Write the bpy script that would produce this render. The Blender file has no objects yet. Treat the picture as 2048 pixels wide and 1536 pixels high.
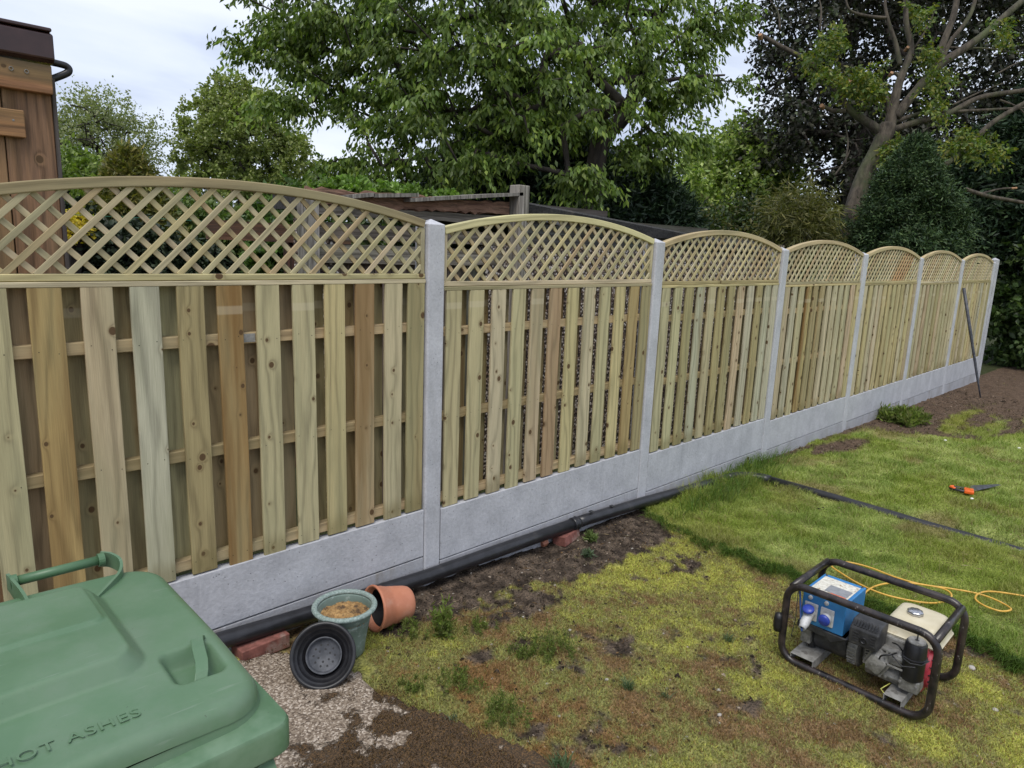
import bpy, math, random
import numpy as np
from mathutils import Matrix, Vector
C = bpy.context.scene.collection
R = math.radians
rnd = random.Random(7)
# ------------------------------------------------------------------ camera
CF = 1386.62                                    # focal length in pixels of a 2048 wide frame
CR = np.array([0.71691956, -0.69615127, 0.03741312])
CU = np.array([0.11025180, 0.16620397, 0.97990856])
CV = np.array([0.68838281, 0.69839075, -0.19590681])
CP = np.array([-2.04768, -2.676379, 1.786668])
cam = bpy.data.objects.new('camera', bpy.data.cameras.new('camera')); C.objects.link(cam)
cam.data.sensor_width = 36.0; cam.data.lens = CF / 2048 * 36.0
cam.data.clip_start = 0.05; cam.data.clip_end = 2000
cam.matrix_world = Matrix(((CR[0], CU[0], -CV[0], CP[0]), (CR[1], CU[1], -CV[1], CP[1]), (CR[2], CU[2], -CV[2], CP[2]), (0, 0, 0, 1)))
scene = bpy.context.scene
scene.camera = cam
# ------------------------------------------------------------------ world, sun, exposure
world = bpy.data.worlds.new('World'); scene.world = world; world.use_nodes = True
SUN_EL, SUN_AZ = R(62), R(232)                  # azimuth measured from +Y towards +X: the sun stands behind the camera, left
def build_world():
    nt = world.node_tree; N = nt.nodes; L = nt.links; N.clear()
    out = N.new('ShaderNodeOutputWorld'); bg = N.new('ShaderNodeBackground'); bg.inputs[1].default_value = 0.1
    sky = N.new('ShaderNodeTexSky'); sky.sky_type = 'NISHITA'; sky.sun_disc = False
    sky.sun_elevation = SUN_EL; sky.sun_rotation = SUN_AZ
    tc = N.new('ShaderNodeTexCoord'); mp = N.new('ShaderNodeMapping'); mp.inputs['Scale'].default_value = (1.0, 1.0, 3.4)
    mp.inputs['Location'].default_value = (0.35, 0.1, 0.25)
    n1 = N.new('ShaderNodeTexNoise'); n1.inputs['Scale'].default_value = 2.3; n1.inputs['Detail'].default_value = 7; n1.inputs['Roughness'].default_value = 0.52
    n1.inputs['Distortion'].default_value = 0.35
    r1 = N.new('ShaderNodeValToRGB'); e = r1.color_ramp
    e.elements[0].position = 0.36; e.elements[0].color = (3.6, 4.1, 5.3, 1)
    e.elements[1].position = 0.60; e.elements[1].color = (6.3, 6.65, 7.4, 1)
    m = e.elements.new(0.48); m.color = (5.3, 5.8, 6.9, 1)
    mx = N.new('ShaderNodeMixRGB'); mx.inputs[0].default_value = 0.9
    L.new(tc.outputs['Generated'], mp.inputs[0]); L.new(mp.outputs[0], n1.inputs['Vector']); L.new(n1.outputs['Fac'], r1.inputs[0])
    L.new(sky.outputs[0], mx.inputs[1]); L.new(r1.outputs[0], mx.inputs[2]); L.new(mx.outputs[0], bg.inputs[0]); L.new(bg.outputs[0], out.inputs[0])
build_world()
sun = bpy.data.lights.new('sun', 'SUN'); sun.energy = 1.5; sun.angle = R(28); sun.color = (1.0, 0.955, 0.88)
so = bpy.data.objects.new('sun', sun); C.objects.link(so)
sd = Vector((math.sin(SUN_AZ) * math.cos(SUN_EL), math.cos(SUN_AZ) * math.cos(SUN_EL), math.sin(SUN_EL)))
so.rotation_euler = sd.to_track_quat('Z', 'Y').to_euler(); so.location = (0, -6, 12)
scene.view_settings.view_transform = 'Standard'; scene.view_settings.look = 'None'
scene.view_settings.exposure = 0.66; scene.view_settings.gamma = 1.0
scene.cycles.max_bounces = 6; scene.cycles.transparent_max_bounces = 6
# ------------------------------------------------------------------ helpers
def gz(x):                                      # height of the ground along the fence
    x = np.asarray(x, float)
    return np.where(x < 1.0, 0.028 - 0.04 * np.maximum(x, -6), -0.012 * np.minimum(x, 40))
def ray(px, py): return CV + CR * (px - 1024) / CF + CU * (768 - py) / CF
def atz(px, py, z): r = ray(px, py); return CP + r * ((z - CP[2]) / r[2])
def aty(px, py, Y): r = ray(px, py); return CP + r * ((Y - CP[1]) / r[1])
def atd(px, py, d): return CP + ray(px, py) * d
def gnd(px, py, dz=0.0):
    p = atz(px, py, dz)
    for _ in range(4): p = atz(px, py, float(gz(p[0])) + dz)
    return p
WL = {}                                         # world location of every object made here
def link(o, parent=None, loc=(0, 0, 0)):
    C.objects.link(o); loc = np.array(loc, float); WL[o.name] = loc
    if parent is not None:
        o.parent = parent; o.location = loc - WL[parent.name]
    else: o.location = loc
    return o
def tag(o, label=None, cat=None, group=None, kind=None):
    if label: o['label'] = label
    if cat: o['category'] = cat
    if group: o['group'] = group
    if kind: o['kind'] = kind
    return o
def empty(name, loc): return link(bpy.data.objects.new(name, None), None, loc)
def rawmesh(name, V, F3=None, F4=None, mat=None, parent=None, loc=None, cols=None, gc=None, smooth=False, tint=None):
    V = np.asarray(V, np.float32).reshape(-1, 3)
    if loc is None: loc = np.array([(V[:, 0].min() + V[:, 0].max()) / 2, (V[:, 1].min() + V[:, 1].max()) / 2, V[:, 2].min()])
    loc = np.asarray(loc, float)
    me = bpy.data.meshes.new(name); parts = []; tot = []
    for F, k in ((F3, 3), (F4, 4)):
        if F is not None and len(F): parts.append(np.asarray(F, np.int32).ravel()); tot.append(np.full(len(F), k, np.int32))
    idx = np.concatenate(parts); tot = np.concatenate(tot)
    me.vertices.add(len(V)); me.vertices.foreach_set('co', (V - loc).astype(np.float32).ravel())
    me.loops.add(len(idx)); me.loops.foreach_set('vertex_index', idx)
    me.polygons.add(len(tot)); st = np.zeros(len(tot), np.int32); st[1:] = np.cumsum(tot)[:-1]
    me.polygons.foreach_set('loop_start', st); me.polygons.foreach_set('loop_total', tot)
    if smooth: me.polygons.foreach_set('use_smooth', np.ones(len(tot), bool))
    for nm, arr in (('col', cols), ('tint', tint)):
        if arr is not None:
            a = me.color_attributes.new(nm, 'FLOAT_COLOR', 'POINT'); arr = np.asarray(arr, np.float32)
            if arr.shape[1] == 3: arr = np.concatenate([arr, np.ones((len(arr), 1), np.float32)], 1)
            a.data.foreach_set('color', arr.ravel())
    if gc is not None:
        a = me.attributes.new('gc', 'FLOAT_VECTOR', 'POINT'); a.data.foreach_set('vector', np.asarray(gc, np.float32).ravel())
    me.update(calc_edges=True); me.validate()
    if mat: me.materials.append(mat)
    return link(bpy.data.objects.new(name, me), parent, loc)
def bevel(o, w=0.002, seg=2, ang=30):
    b = o.modifiers.new('bevel', 'BEVEL'); b.width = w; b.segments = seg; b.limit_method = 'ANGLE'; b.angle_limit = R(ang); return o
def smooth(o):
    for p in o.data.polygons: p.use_smooth = True
    return o
class MB:                                       # collects pieces into one mesh
    def __init__(s): s.v = []; s.f = []; s.g = []; s.t = []; s.n = 0
    def add(s, V, F, gc=None, tint=(0.5, 0.5, 0.5, 0)):
        V = [tuple(map(float, p)) for p in V]; s.v += V; s.f += [tuple(i + s.n for i in f) for f in F]
        s.g += [tuple(map(float, p)) for p in (gc if gc is not None else V)]; s.t += [tint] * len(V); s.n += len(V); return s
    def box(s, a, b, tint=(0.5, 0.5, 0.5, 0), off=(0, 0, 0), M=None):
        V = [(x, y, z) for z in (a[2], b[2]) for y in (a[1], b[1]) for x in (a[0], b[0])]
        G = [(p[0] + off[0], p[1] + off[1], p[2] + off[2]) for p in V]
        if M is not None: V = [tuple(M @ Vector(p)) for p in V]
        return s.add(V, [(0, 2, 3, 1), (4, 5, 7, 6), (0, 1, 5, 4), (1, 3, 7, 5), (3, 2, 6, 7), (2, 0, 4, 6)], G, tint)
    def beam(s, p0, p1, w, t, nrm=(0, -1, 0), tint=(0.5, 0.5, 0.5, 0), seg=1, wob=0.0, bow=0.0):
        # a straight timber from p0 to p1, w wide across, t thick along nrm (p on its centre line)
        p0 = np.array(p0, float); p1 = np.array(p1, float); L = np.linalg.norm(p1 - p0); d = (p1 - p0) / L
        n = np.array(nrm, float); n -= d * (n @ d); n /= np.linalg.norm(n); a = np.cross(d, n)
        o = (rnd.uniform(0, 40), rnd.uniform(0, 40), rnd.uniform(0, 40)); V = []; G = []; F = []
        ph = rnd.uniform(0, 6)
        for i in range(seg + 1):
            u = i / seg; c = p0 + d * L * u + n * (bow * math.sin(math.pi * u)) + a * (bow * math.sin(2.3 * u + ph))
            for (sa, sn) in ((-1, -1), (1, -1), (1, 1), (-1, 1)):
                ww = w / 2 + rnd.uniform(-wob, wob)
                V.append(c + a * sa * ww + n * sn * t / 2); G.append((o[0] + sa * w / 2, o[1] + sn * t / 2, o[2] + L * u))
        for i in range(seg):
            b = i * 4
            for k in range(4): k2 = (k + 1) % 4; F.append((b + k, b + k2, b + 4 + k2, b + 4 + k))
        F.append((3, 2, 1, 0)); b = seg * 4; F.append((b, b + 1, b + 2, b + 3))
        return s.add(V, F, G, tint)
    def prism(s, pts, axis, a0, a1, tint=(0.5, 0.5, 0.5, 0)):      # outline pts swept along an axis ('x','y','z')
        def mk(p, a): return {'x': (a, p[0], p[1]), 'y': (p[0], a, p[1]), 'z': (p[0], p[1], a)}[axis]
        n = len(pts); V = [mk(p, a0) for p in pts] + [mk(p, a1) for p in pts]
        F = [tuple(range(n))[::-1], tuple(range(n, 2 * n))] + [(i, (i + 1) % n, n + (i + 1) % n, n + i) for i in range(n)]
        return s.add(V, F, None, tint)
    def tube(s, pts, r, n=10, closed=False, caps=True, tint=(0.5, 0.5, 0.5, 0)):
        P = [np.array(p, float) for p in pts]; m = len(P); rr = r if hasattr(r, '__len__') else [r] * m
        V = []; F = []; prev = None
        for i in range(m):
            if closed: d = P[(i + 1) % m] - P[i - 1]
            else: d = P[min(i + 1, m - 1)] - P[max(i - 1, 0)]
            d = d / (np.linalg.norm(d) + 1e-9)
            if prev is None:
                a = np.cross(d, (0, 0, 1.0));
                if np.linalg.norm(a) < 0.1: a = np.cross(d, (1.0, 0, 0))
            else: a = prev - d * (prev @ d)
            a /= np.linalg.norm(a); prev = a; b = np.cross(d, a)
            for k in range(n):
                t = 2 * math.pi * k / n; V.append(P[i] + (a * math.cos(t) + b * math.sin(t)) * rr[i])
        for i in range(m if closed else m - 1):
            j = (i + 1) % m
            for k in range(n): k2 = (k + 1) % n; F.append((i * n + k, i * n + k2, j * n + k2, j * n + k))
        if caps and not closed: F.append(tuple(range(n))[::-1]); F.append(tuple((m - 1) * n + k for k in range(n)))
        return s.add(V, F, None, tint)
    def lathe(s, prof, n=40, M=None, sx=1.0, cap=False):             # prof = (r,z) list around local z, then placed by M
        V = []; F = []
        for (r, z) in prof:
            for k in range(n):
                t = 2 * math.pi * k / n; p = Vector((r * math.cos(t) * sx, r * math.sin(t), z)); V.append(tuple(M @ p) if M is not None else tuple(p))
        for i in range(len(prof) - 1):
            for k in range(n): k2 = (k + 1) % n; F.append((i * n + k, i * n + k2, (i + 1) * n + k2, (i + 1) * n + k))
        if cap: F.append(tuple(range(n))[::-1]); b = (len(prof) - 1) * n; F.append(tuple(b + k for k in range(n)))
        return s.add(V, F)
    def build(s, name, mat, parent=None, loc=None, sm=False):
        V = np.array(s.v, float)
        if loc is None: loc = ((V[:, 0].min() + V[:, 0].max()) / 2, (V[:, 1].min() + V[:, 1].max()) / 2, V[:, 2].min())
        me = bpy.data.meshes.new(name); me.from_pydata((V - np.array(loc)).tolist(), [], s.f)
        a = me.attributes.new('gc', 'FLOAT_VECTOR', 'POINT'); a.data.foreach_set('vector', np.array(s.g, np.float32).ravel())
        a = me.color_attributes.new('tint', 'FLOAT_COLOR', 'POINT'); a.data.foreach_set('color', np.array(s.t, np.float32).ravel())
        me.update(); me.materials.append(mat); o = link(bpy.data.objects.new(name, me), parent, loc)
        if sm: smooth(o)
        return o
def rrect(x0, z0, x1, z1, r, n=6):
    out = []
    for (cx, cz, a0) in ((x1 - r, z1 - r, 0), (x0 + r, z1 - r, 90), (x0 + r, z0 + r, 180), (x1 - r, z0 + r, 270)):
        for k in range(n + 1): a = R(a0 + 90 * k / n); out.append((cx + r * math.cos(a), cz + r * math.sin(a)))
    return out
def spline(P, n=14, closed=False):
    P = [np.array(p, float) for p in P]; out = []
    for i in range(len(P) - 1):
        a = P[max(i - 1, 0)]; b = P[i]; c = P[i + 1]; d = P[min(i + 2, len(P) - 1)]
        for k in range(n): t = k / n; out.append(0.5 * ((2 * b) + (c - a) * t + (2 * a - 5 * b + 4 * c - d) * t * t + (3 * b - a - 3 * c + d) * t ** 3))
    out.append(P[-1]); return out
# numpy value noise
def _h(ix, iy, s): v = np.sin(ix * 127.1 + iy * 311.7 + s * 74.7) * 43758.5453; return v - np.floor(v)
def vn(x, y, s=0):
    ix = np.floor(x); iy = np.floor(y); fx = x - ix; fy = y - iy; fx = fx * fx * (3 - 2 * fx); fy = fy * fy * (3 - 2 * fy)
    a = _h(ix, iy, s); b = _h(ix + 1, iy, s); c = _h(ix, iy + 1, s); d = _h(ix + 1, iy + 1, s)
    return a + (b - a) * fx + (c - a) * fy + (a - b - c + d) * fx * fy
def fbm(x, y, s=0, o=4):
    t = 0; a = 0.5; n = 0
    for i in range(o): t = t + a * vn(x, y, s + i * 3.1); n += a; x = x * 2.03 + 5.2; y = y * 2.03 + 1.3; a *= 0.5
    return t / n
def sst(a, b, x): t = np.clip((x - a) / (b - a), 0, 1); return t * t * (3 - 2 * t)
# ------------------------------------------------------------------ materials
def newmat(name):
    m = bpy.data.materials.new(name); m.use_nodes = True; nt = m.node_tree
    return m, nt, nt.nodes, nt.links, nt.nodes['Principled BSDF']
def nd(N, typ, **kw):
    n = N.new(typ)
    for k, v in kw.items():
        if k.startswith('i_'):
            key = k[2:]; n.inputs[int(key) if key.isdigit() else key.replace('_', ' ')].default_value = v
        else: setattr(n, k, v)
    return n
def ramp(N, stops):
    n = N.new('ShaderNodeValToRGB'); e = n.color_ramp
    e.elements[0].position = stops[0][0]; e.elements[0].color = (*stops[0][1], 1)
    e.elements[1].position = stops[-1][0]; e.elements[1].color = (*stops[-1][1], 1)
    for p, c in stops[1:-1]: q = e.elements.new(p); q.color = (*c, 1)
    return n
def mth(N, L, op, a, b=None, c=None):
    n = N.new('ShaderNodeMath'); n.operation = op
    for i, v in enumerate((a, b, c)):
        if v is None: continue
        if isinstance(v, (int, float)): n.inputs[i].default_value = v
        else: L.new(v, n.inputs[i])
    return n.outputs[0]
def mix(N, L, fac, a, b, mode='MIX'):
    n = N.new('ShaderNodeMixRGB'); n.blend_type = mode
    for i, v in enumerate((fac, a, b)):
        if isinstance(v, (int, float)): n.inputs[i].default_value = v
        elif isinstance(v, tuple): n.inputs[i].default_value = (*v, 1)
        else: L.new(v, n.inputs[i])
    return n.outputs[0]
def bump(N, L, bs, h, strength=0.3, dist=0.01):
    b = N.new('ShaderNodeBump'); b.inputs['Strength'].default_value = strength; b.inputs['Distance'].default_value = dist
    L.new(h, b.inputs['Height']); L.new(b.outputs[0], bs.inputs['Normal'])
def wood_mat(name, grain=1.0, rough=0.75, knots=True, weather=0.0, bumps=0.35):
    m, nt, N, L, bs = newmat(name); bs.inputs['Roughness'].default_value = rough; bs.inputs['Specular IOR Level'].default_value = 0.25
    g = nd(N, 'ShaderNodeAttribute', attribute_name='gc'); t = nd(N, 'ShaderNodeAttribute', attribute_name='tint')
    def mapped(s):
        v = nd(N, 'ShaderNodeVectorMath', operation='MULTIPLY'); v.inputs[1].default_value = s; L.new(g.outputs['Vector'], v.inputs[0]); return v.outputs[0]
    lo = nd(N, 'ShaderNodeTexNoise', i_Scale=1.0, i_Detail=2.0); L.new(mapped((9, 9, 1.1)), lo.inputs['Vector'])
    med = nd(N, 'ShaderNodeTexNoise', i_Scale=1.0, i_Detail=4.0, i_Roughness=0.6); L.new(mapped((26, 26, 2.2)), med.inputs['Vector'])
    fi = nd(N, 'ShaderNodeTexNoise', i_Scale=1.0, i_Detail=3.0, i_Roughness=0.6); L.new(mapped((420, 420, 9)), fi.inputs['Vector'])
    sx = nd(N, 'ShaderNodeSeparateXYZ'); L.new(g.outputs['Vector'], sx.inputs[0])
    ph = mth(N, L, 'MULTIPLY_ADD', lo.outputs['Fac'], 26.0, mth(N, L, 'MULTIPLY', sx.outputs[0], 125.0))
    col_knot = None
    if knots:
        cb = nd(N, 'ShaderNodeCombineXYZ'); L.new(sx.outputs[0], cb.inputs[0]); L.new(sx.outputs[2], cb.inputs[1])
        dn = nd(N, 'ShaderNodeVectorMath', operation='MULTIPLY'); dn.inputs[1].default_value = (9.0, 7.4, 0); L.new(cb.outputs[0], dn.inputs[0])
        vo = nd(N, 'ShaderNodeTexVoronoi', voronoi_dimensions='2D', feature='F1', i_Scale=1.0, i_Randomness=0.9); L.new(dn.outputs[0], vo.inputs['Vector'])
        sep = nd(N, 'ShaderNodeSeparateColor'); L.new(vo.outputs['Color'], sep.inputs[0])
        kr = mth(N, L, 'MULTIPLY', mth(N, L, 'MAXIMUM', mth(N, L, 'SUBTRACT', sep.outputs[0], 0.58), 0.0), 0.24)   # knot radius per cell, many cells have none
        has = mth(N, L, 'GREATER_THAN', sep.outputs[0], 0.61)
        d = mth(N, L, 'SUBTRACT', vo.outputs['Distance'], kr)
        mr = nd(N, 'ShaderNodeMapRange', clamp=True); L.new(d, mr.inputs[0]); mr.inputs[1].default_value = 0.0; mr.inputs[2].default_value = 0.02; mr.inputs[3].default_value = 1.0; mr.inputs[4].default_value = 0.0
        kn = mth(N, L, 'MULTIPLY', mr.outputs[0], has)
        halo = mth(N, L, 'MULTIPLY', mth(N, L, 'POWER', 2.718, mth(N, L, 'MULTIPLY', d, -16.0)), has)
        ph = mth(N, L, 'MULTIPLY_ADD', halo, 7.0, ph)
        col_knot = (kn, halo, vo.outputs['Distance'])
    ring = mth(N, L, 'MULTIPLY_ADD', mth(N, L, 'SINE', ph), 0.5, 0.5)
    ring = mth(N, L, 'POWER', ring, 2.2)
    fac = mth(N, L, 'MULTIPLY_ADD', ring, -0.32 * grain, 1.07)
    fac = mth(N, L, 'MULTIPLY_ADD', mth(N, L, 'SUBTRACT', fi.outputs['Fac'], 0.5), 0.8 * grain, fac)
    fac = mth(N, L, 'MULTIPLY_ADD', mth(N, L, 'SUBTRACT', med.outputs['Fac'], 0.5), 0.45, fac)
    cc = nd(N, 'ShaderNodeCombineXYZ')
    for i in range(3): L.new(fac, cc.inputs[i])
    base = mix(N, L, 1.0, t.outputs['Color'], cc.outputs[0], 'MULTIPLY')
    # treated-timber blotches: green tide marks and warm streaks
    g1 = nd(N, 'ShaderNodeTexNoise', i_Scale=1.0, i_Detail=3.0); L.new(mapped((5, 5, 0.9)), g1.inputs['Vector'])
    rg = ramp(N, [(0.48, (0, 0, 0)), (0.66, (1, 1, 1))]); L.new(g1.outputs['Fac'], rg.inputs[0])
    base = mix(N, L, mth(N, L, 'MULTIPLY', rg.outputs[0], 0.38), base, (0.28, 0.28, 0.16) if weather < 0.5 else (0.10, 0.12, 0.07))
    g2 = nd(N, 'ShaderNodeTexNoise', i_Scale=1.0, i_Detail=4.0); L.new(mapped((14, 14, 0.8)), g2.inputs['Vector'])
    st = mth(N, L, 'MULTIPLY', sst_node(N, L, g2.outputs['Fac'], 0.40, 0.62), t.outputs['Alpha'])
    base = mix(N, L, st, base, (0.215, 0.125, 0.045) if weather < 0.5 else (0.04, 0.025, 0.015))
    if weather > 0:
        w = nd(N, 'ShaderNodeTexNoise', i_Scale=1.0, i_Detail=5.0, i_Roughness=0.7); L.new(mapped((60, 60, 3.0)), w.inputs['Vector'])
        rw = ramp(N, [(0.42, (0, 0, 0)), (0.6, (1, 1, 1))]); L.new(w.outputs['Fac'], rw.inputs[0])
        base = mix(N, L, mth(N, L, 'MULTIPLY', rw.outputs[0], weather), base, (0.05, 0.042, 0.035))
    if col_knot:
        kn, halo, dist = col_knot
        base = mix(N, L, mth(N, L, 'MINIMUM', mth(N, L, 'MULTIPLY', halo, 0.42), 0.7), base, (0.19, 0.12, 0.05))
        kring = mth(N, L, 'MULTIPLY_ADD', mth(N, L, 'SINE', mth(N, L, 'MULTIPLY', dist, 260.0)), 0.35, 0.65)
        kc = mix(N, L, kring, (0.03, 0.018, 0.01), (0.13, 0.075, 0.035))
        base = mix(N, L, mth(N, L, 'MULTIPLY', kn, 0.92), base, kc)
    if knots and weather == 0:
        tcw = N.new('ShaderNodeTexCoord'); sw = nd(N, 'ShaderNodeSeparateXYZ'); L.new(tcw.outputs['Object'], sw.inputs[0]); oi = N.new('ShaderNodeObjectInfo')
        jz = mth(N, L, 'ADD', sw.outputs[2], mth(N, L, 'MULTIPLY', mth(N, L, 'SUBTRACT', med.outputs['Fac'], 0.5), 0.10))
        damp = mth(N, L, 'MULTIPLY', mth(N, L, 'SUBTRACT', 1.0, sst_node(N, L, jz, 0.03, 0.12)), mth(N, L, 'GREATER_THAN', oi.outputs['Random'], 0.45))
        base = mix(N, L, mth(N, L, 'MULTIPLY', damp, 0.45), base, (0.16, 0.13, 0.05))
        bz = mth(N, L, 'ABSOLUTE', mth(N, L, 'SUBTRACT', sw.outputs[2], 1.055)); band = mth(N, L, 'MULTIPLY', mth(N, L, 'SUBTRACT', 1.0, sst_node(N, L, bz, 0.012, 0.020)), mth(N, L, 'LESS_THAN', oi.outputs['Random'], 0.35))
        base = mix(N, L, mth(N, L, 'MULTIPLY', band, 0.28), base, (0.62, 0.55, 0.40))
    L.new(base, bs.inputs['Base Color'])
    hh = mth(N, L, 'ADD', mth(N, L, 'MULTIPLY', fi.outputs['Fac'], 0.6), mth(N, L, 'MULTIPLY', ring, 0.3))
    bump(N, L, bs, hh, bumps, 0.002)
    return m
def sst_node(N, L, v, a, b):
    n = nd(N, 'ShaderNodeMapRange', interpolation_type='SMOOTHSTEP'); L.new(v, n.inputs[0])
    n.inputs[1].default_value = a; n.inputs[2].default_value = b; return n.outputs[0]
def noisy(name, c1, c2, scale=20, rough=0.6, bstr=0.2, bdist=0.003, detail=6, c3=None, s3=3, metal=0.0, spec=0.5, lo=0.38, hi=0.62, f3=(0.5, 0.62), bscale=None, aniso=None):
    m, nt, N, L, bs = newmat(name); bs.inputs['Roughness'].default_value = rough; bs.inputs['Metallic'].default_value = metal
    bs.inputs['Specular IOR Level'].default_value = spec
    tc = N.new('ShaderNodeTexCoord'); vec = tc.outputs['Object']
    if aniso:
        v = nd(N, 'ShaderNodeVectorMath', operation='MULTIPLY'); v.inputs[1].default_value = aniso; L.new(vec, v.inputs[0]); vec = v.outputs[0]
    n = nd(N, 'ShaderNodeTexNoise', i_Scale=float(scale), i_Detail=float(detail), i_Roughness=0.6); L.new(vec, n.inputs['Vector'])
    r = ramp(N, [(lo, c1), (hi, c2)]); L.new(n.outputs['Fac'], r.inputs[0]); out = r.outputs[0]
    if c3:
        n3 = nd(N, 'ShaderNodeTexNoise', i_Scale=float(s3), i_Detail=5.0, i_Roughness=0.65); L.new(vec, n3.inputs['Vector'])
        r3 = ramp(N, [(f3[0], (0, 0, 0)), (f3[1], (1, 1, 1))]); L.new(n3.outputs['Fac'], r3.inputs[0]); out = mix(N, L, r3.outputs[0], out, c3)
    L.new(out, bs.inputs['Base Color'])
    nb = n
    if bscale: nb = nd(N, 'ShaderNodeTexNoise', i_Scale=float(bscale), i_Detail=4.0); L.new(vec, nb.inputs['Vector'])
    if bstr > 0: bump(N, L, bs, nb.outputs['Fac'], bstr, bdist)
    return m
def colmat(name, transl=0.35, rough=0.5, spec=0.3, var=0.25):       # leaves and blades: colour comes from the mesh
    m, nt, N, L, bs = newmat(name); a = nd(N, 'ShaderNodeAttribute', attribute_name='col')
    bs.inputs['Roughness'].default_value = rough; bs.inputs['Specular IOR Level'].default_value = spec
    L.new(a.outputs['Color'], bs.inputs['Base Color'])
    if transl > 0:
        t = N.new('ShaderNodeBsdfTranslucent'); k = mix(N, L, 1.0, a.outputs['Color'], (1.25, 1.5, 0.5), 'MULTIPLY'); L.new(k, t.inputs[0])
        mx = N.new('ShaderNodeMixShader'); mx.inputs[0].default_value = transl
        L.new(bs.outputs[0], mx.inputs[1]); L.new(t.outputs[0], mx.inputs[2]); L.new(mx.outputs[0], N['Material Output'].inputs[0])
    return m
def plain(name, c, rough=0.5, metal=0.0, spec=0.5):
    return noisy(name, tuple(k * 0.86 for k in c), tuple(min(1, k * 1.12) for k in c), 35, rough, 0.06, 0.001, 4, metal=metal, spec=spec)
M = {}
M['wood'] = wood_mat('treated_softwood')
M['lath'] = wood_mat('treated_lath', grain=0.9, knots=False)
M['oldwood'] = wood_mat('weathered_wood', grain=1.3, rough=0.9, knots=False, weather=0.7, bumps=0.8)
M['shedwood'] = wood_mat('stained_shed_wood', grain=1.5, rough=0.6, weather=0.3)
def concrete_mat(name, k=1.0, stain=(0.33, 0.33, 0.34), amt=0.5, bs_=90, bstr=0.35):
    m, nt, N, L, bs = newmat(name); bs.inputs['Roughness'].default_value = 0.88; bs.inputs['Specular IOR Level'].default_value = 0.25; tc = N.new('ShaderNodeTexCoord'); oi = N.new('ShaderNodeObjectInfo')
    off = nd(N, 'ShaderNodeVectorMath', operation='ADD'); L.new(tc.outputs['Object'], off.inputs[0]); cb = nd(N, 'ShaderNodeCombineXYZ'); L.new(mth(N, L, 'MULTIPLY', oi.outputs['Random'], 40.0), cb.inputs[0]); L.new(cb.outputs[0], off.inputs[1]); V = off.outputs[0]
    def nz(sc, det, an=(1, 1, 1)):
        v = nd(N, 'ShaderNodeVectorMath', operation='MULTIPLY'); v.inputs[1].default_value = an; L.new(V, v.inputs[0]); n = nd(N, 'ShaderNodeTexNoise', i_Scale=float(sc), i_Detail=float(det), i_Roughness=0.65); L.new(v.outputs[0], n.inputs['Vector']); return n.outputs['Fac']
    a = ramp(N, [(0.35, (0.37 * k, 0.375 * k, 0.40 * k)), (0.65, (0.47 * k, 0.475 * k, 0.505 * k))]); L.new(nz(6, 8), a.inputs[0])
    c = mix(N, L, mth(N, L, 'MULTIPLY', sst_node(N, L, nz(3.0, 6, (2.5, 1, 0.45)), 0.50, 0.75), amt), a.outputs[0], stain)
    c = mix(N, L, mth(N, L, 'MULTIPLY', sst_node(N, L, nz(9, 4, (3, 1, 0.3)), 0.58, 0.75), 0.35), c, (0.56, 0.56, 0.58))
    v = nd(N, 'ShaderNodeTexVoronoi', i_Scale=85.0); L.new(V, v.inputs['Vector']); sp = nd(N, 'ShaderNodeSeparateColor'); L.new(v.outputs['Color'], sp.inputs[0])
    hole = mth(N, L, 'MULTIPLY', mth(N, L, 'GREATER_THAN', sp.outputs[0], 0.93), mth(N, L, 'LESS_THAN', v.outputs['Distance'], 0.22)); c = mix(N, L, mth(N, L, 'MULTIPLY', hole, 0.7), c, (0.14, 0.14, 0.15))
    fine = nz(bs_, 5); c = mix(N, L, 0.28, c, mix(N, L, 1.0, c, ramp_out(N, L, fine), 'MULTIPLY')); L.new(c, bs.inputs['Base Color'])
    bump(N, L, bs, mth(N, L, 'SUBTRACT', fine, mth(N, L, 'MULTIPLY', hole, 0.5)), bstr, 0.003); return m
def ramp_out(N, L, v): r = ramp(N, [(0.3, (0.55, 0.55, 0.55)), (0.7, (1.35, 1.35, 1.35))]); L.new(v, r.inputs[0]); return r.outputs[0]
M['concrete'] = concrete_mat('pale_concrete', 1.12)
M['concrete2'] = concrete_mat('gravel_board_concrete', 1.08, (0.33, 0.335, 0.36), 0.6, 55, 0.9)
M['concrete3'] = concrete_mat('soiled_concrete', 0.90, (0.25, 0.225, 0.19), 0.8, 70, 0.6)
M['pipe'] = noisy('black_pipe_plastic', (0.012, 0.012, 0.014), (0.022, 0.022, 0.026), 14, 0.34, 0.05, 0.001, c3=(0.05, 0.045, 0.04), s3=7, f3=(0.6, 0.8))
M['brick'] = noisy('red_brick', (0.15, 0.055, 0.042), (0.25, 0.095, 0.075), 30, 0.9, 0.5, 0.003, c3=(0.34, 0.27, 0.23), s3=11, f3=(0.52, 0.72))
M['binlid'] = noisy('green_bin_plastic', (0.080, 0.156, 0.082), (0.096, 0.176, 0.096), 5, 0.40, 0.12, 0.0006, c3=(0.125, 0.19, 0.125), s3=9, bscale=600, f3=(0.46, 0.78))
M['binbody'] = noisy('green_bin_body_plastic', (0.060, 0.132, 0.062), (0.078, 0.155, 0.08), 6, 0.42, 0.12, 0.0006, c3=(0.13, 0.21, 0.13), s3=4, bscale=500)
M['sage'] = noisy('sage_plastic', (0.115, 0.165, 0.145), (0.16, 0.215, 0.19), 9, 0.5, 0.1, 0.001, c3=(0.36, 0.42, 0.40), s3=26, f3=(0.56, 0.75))
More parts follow.
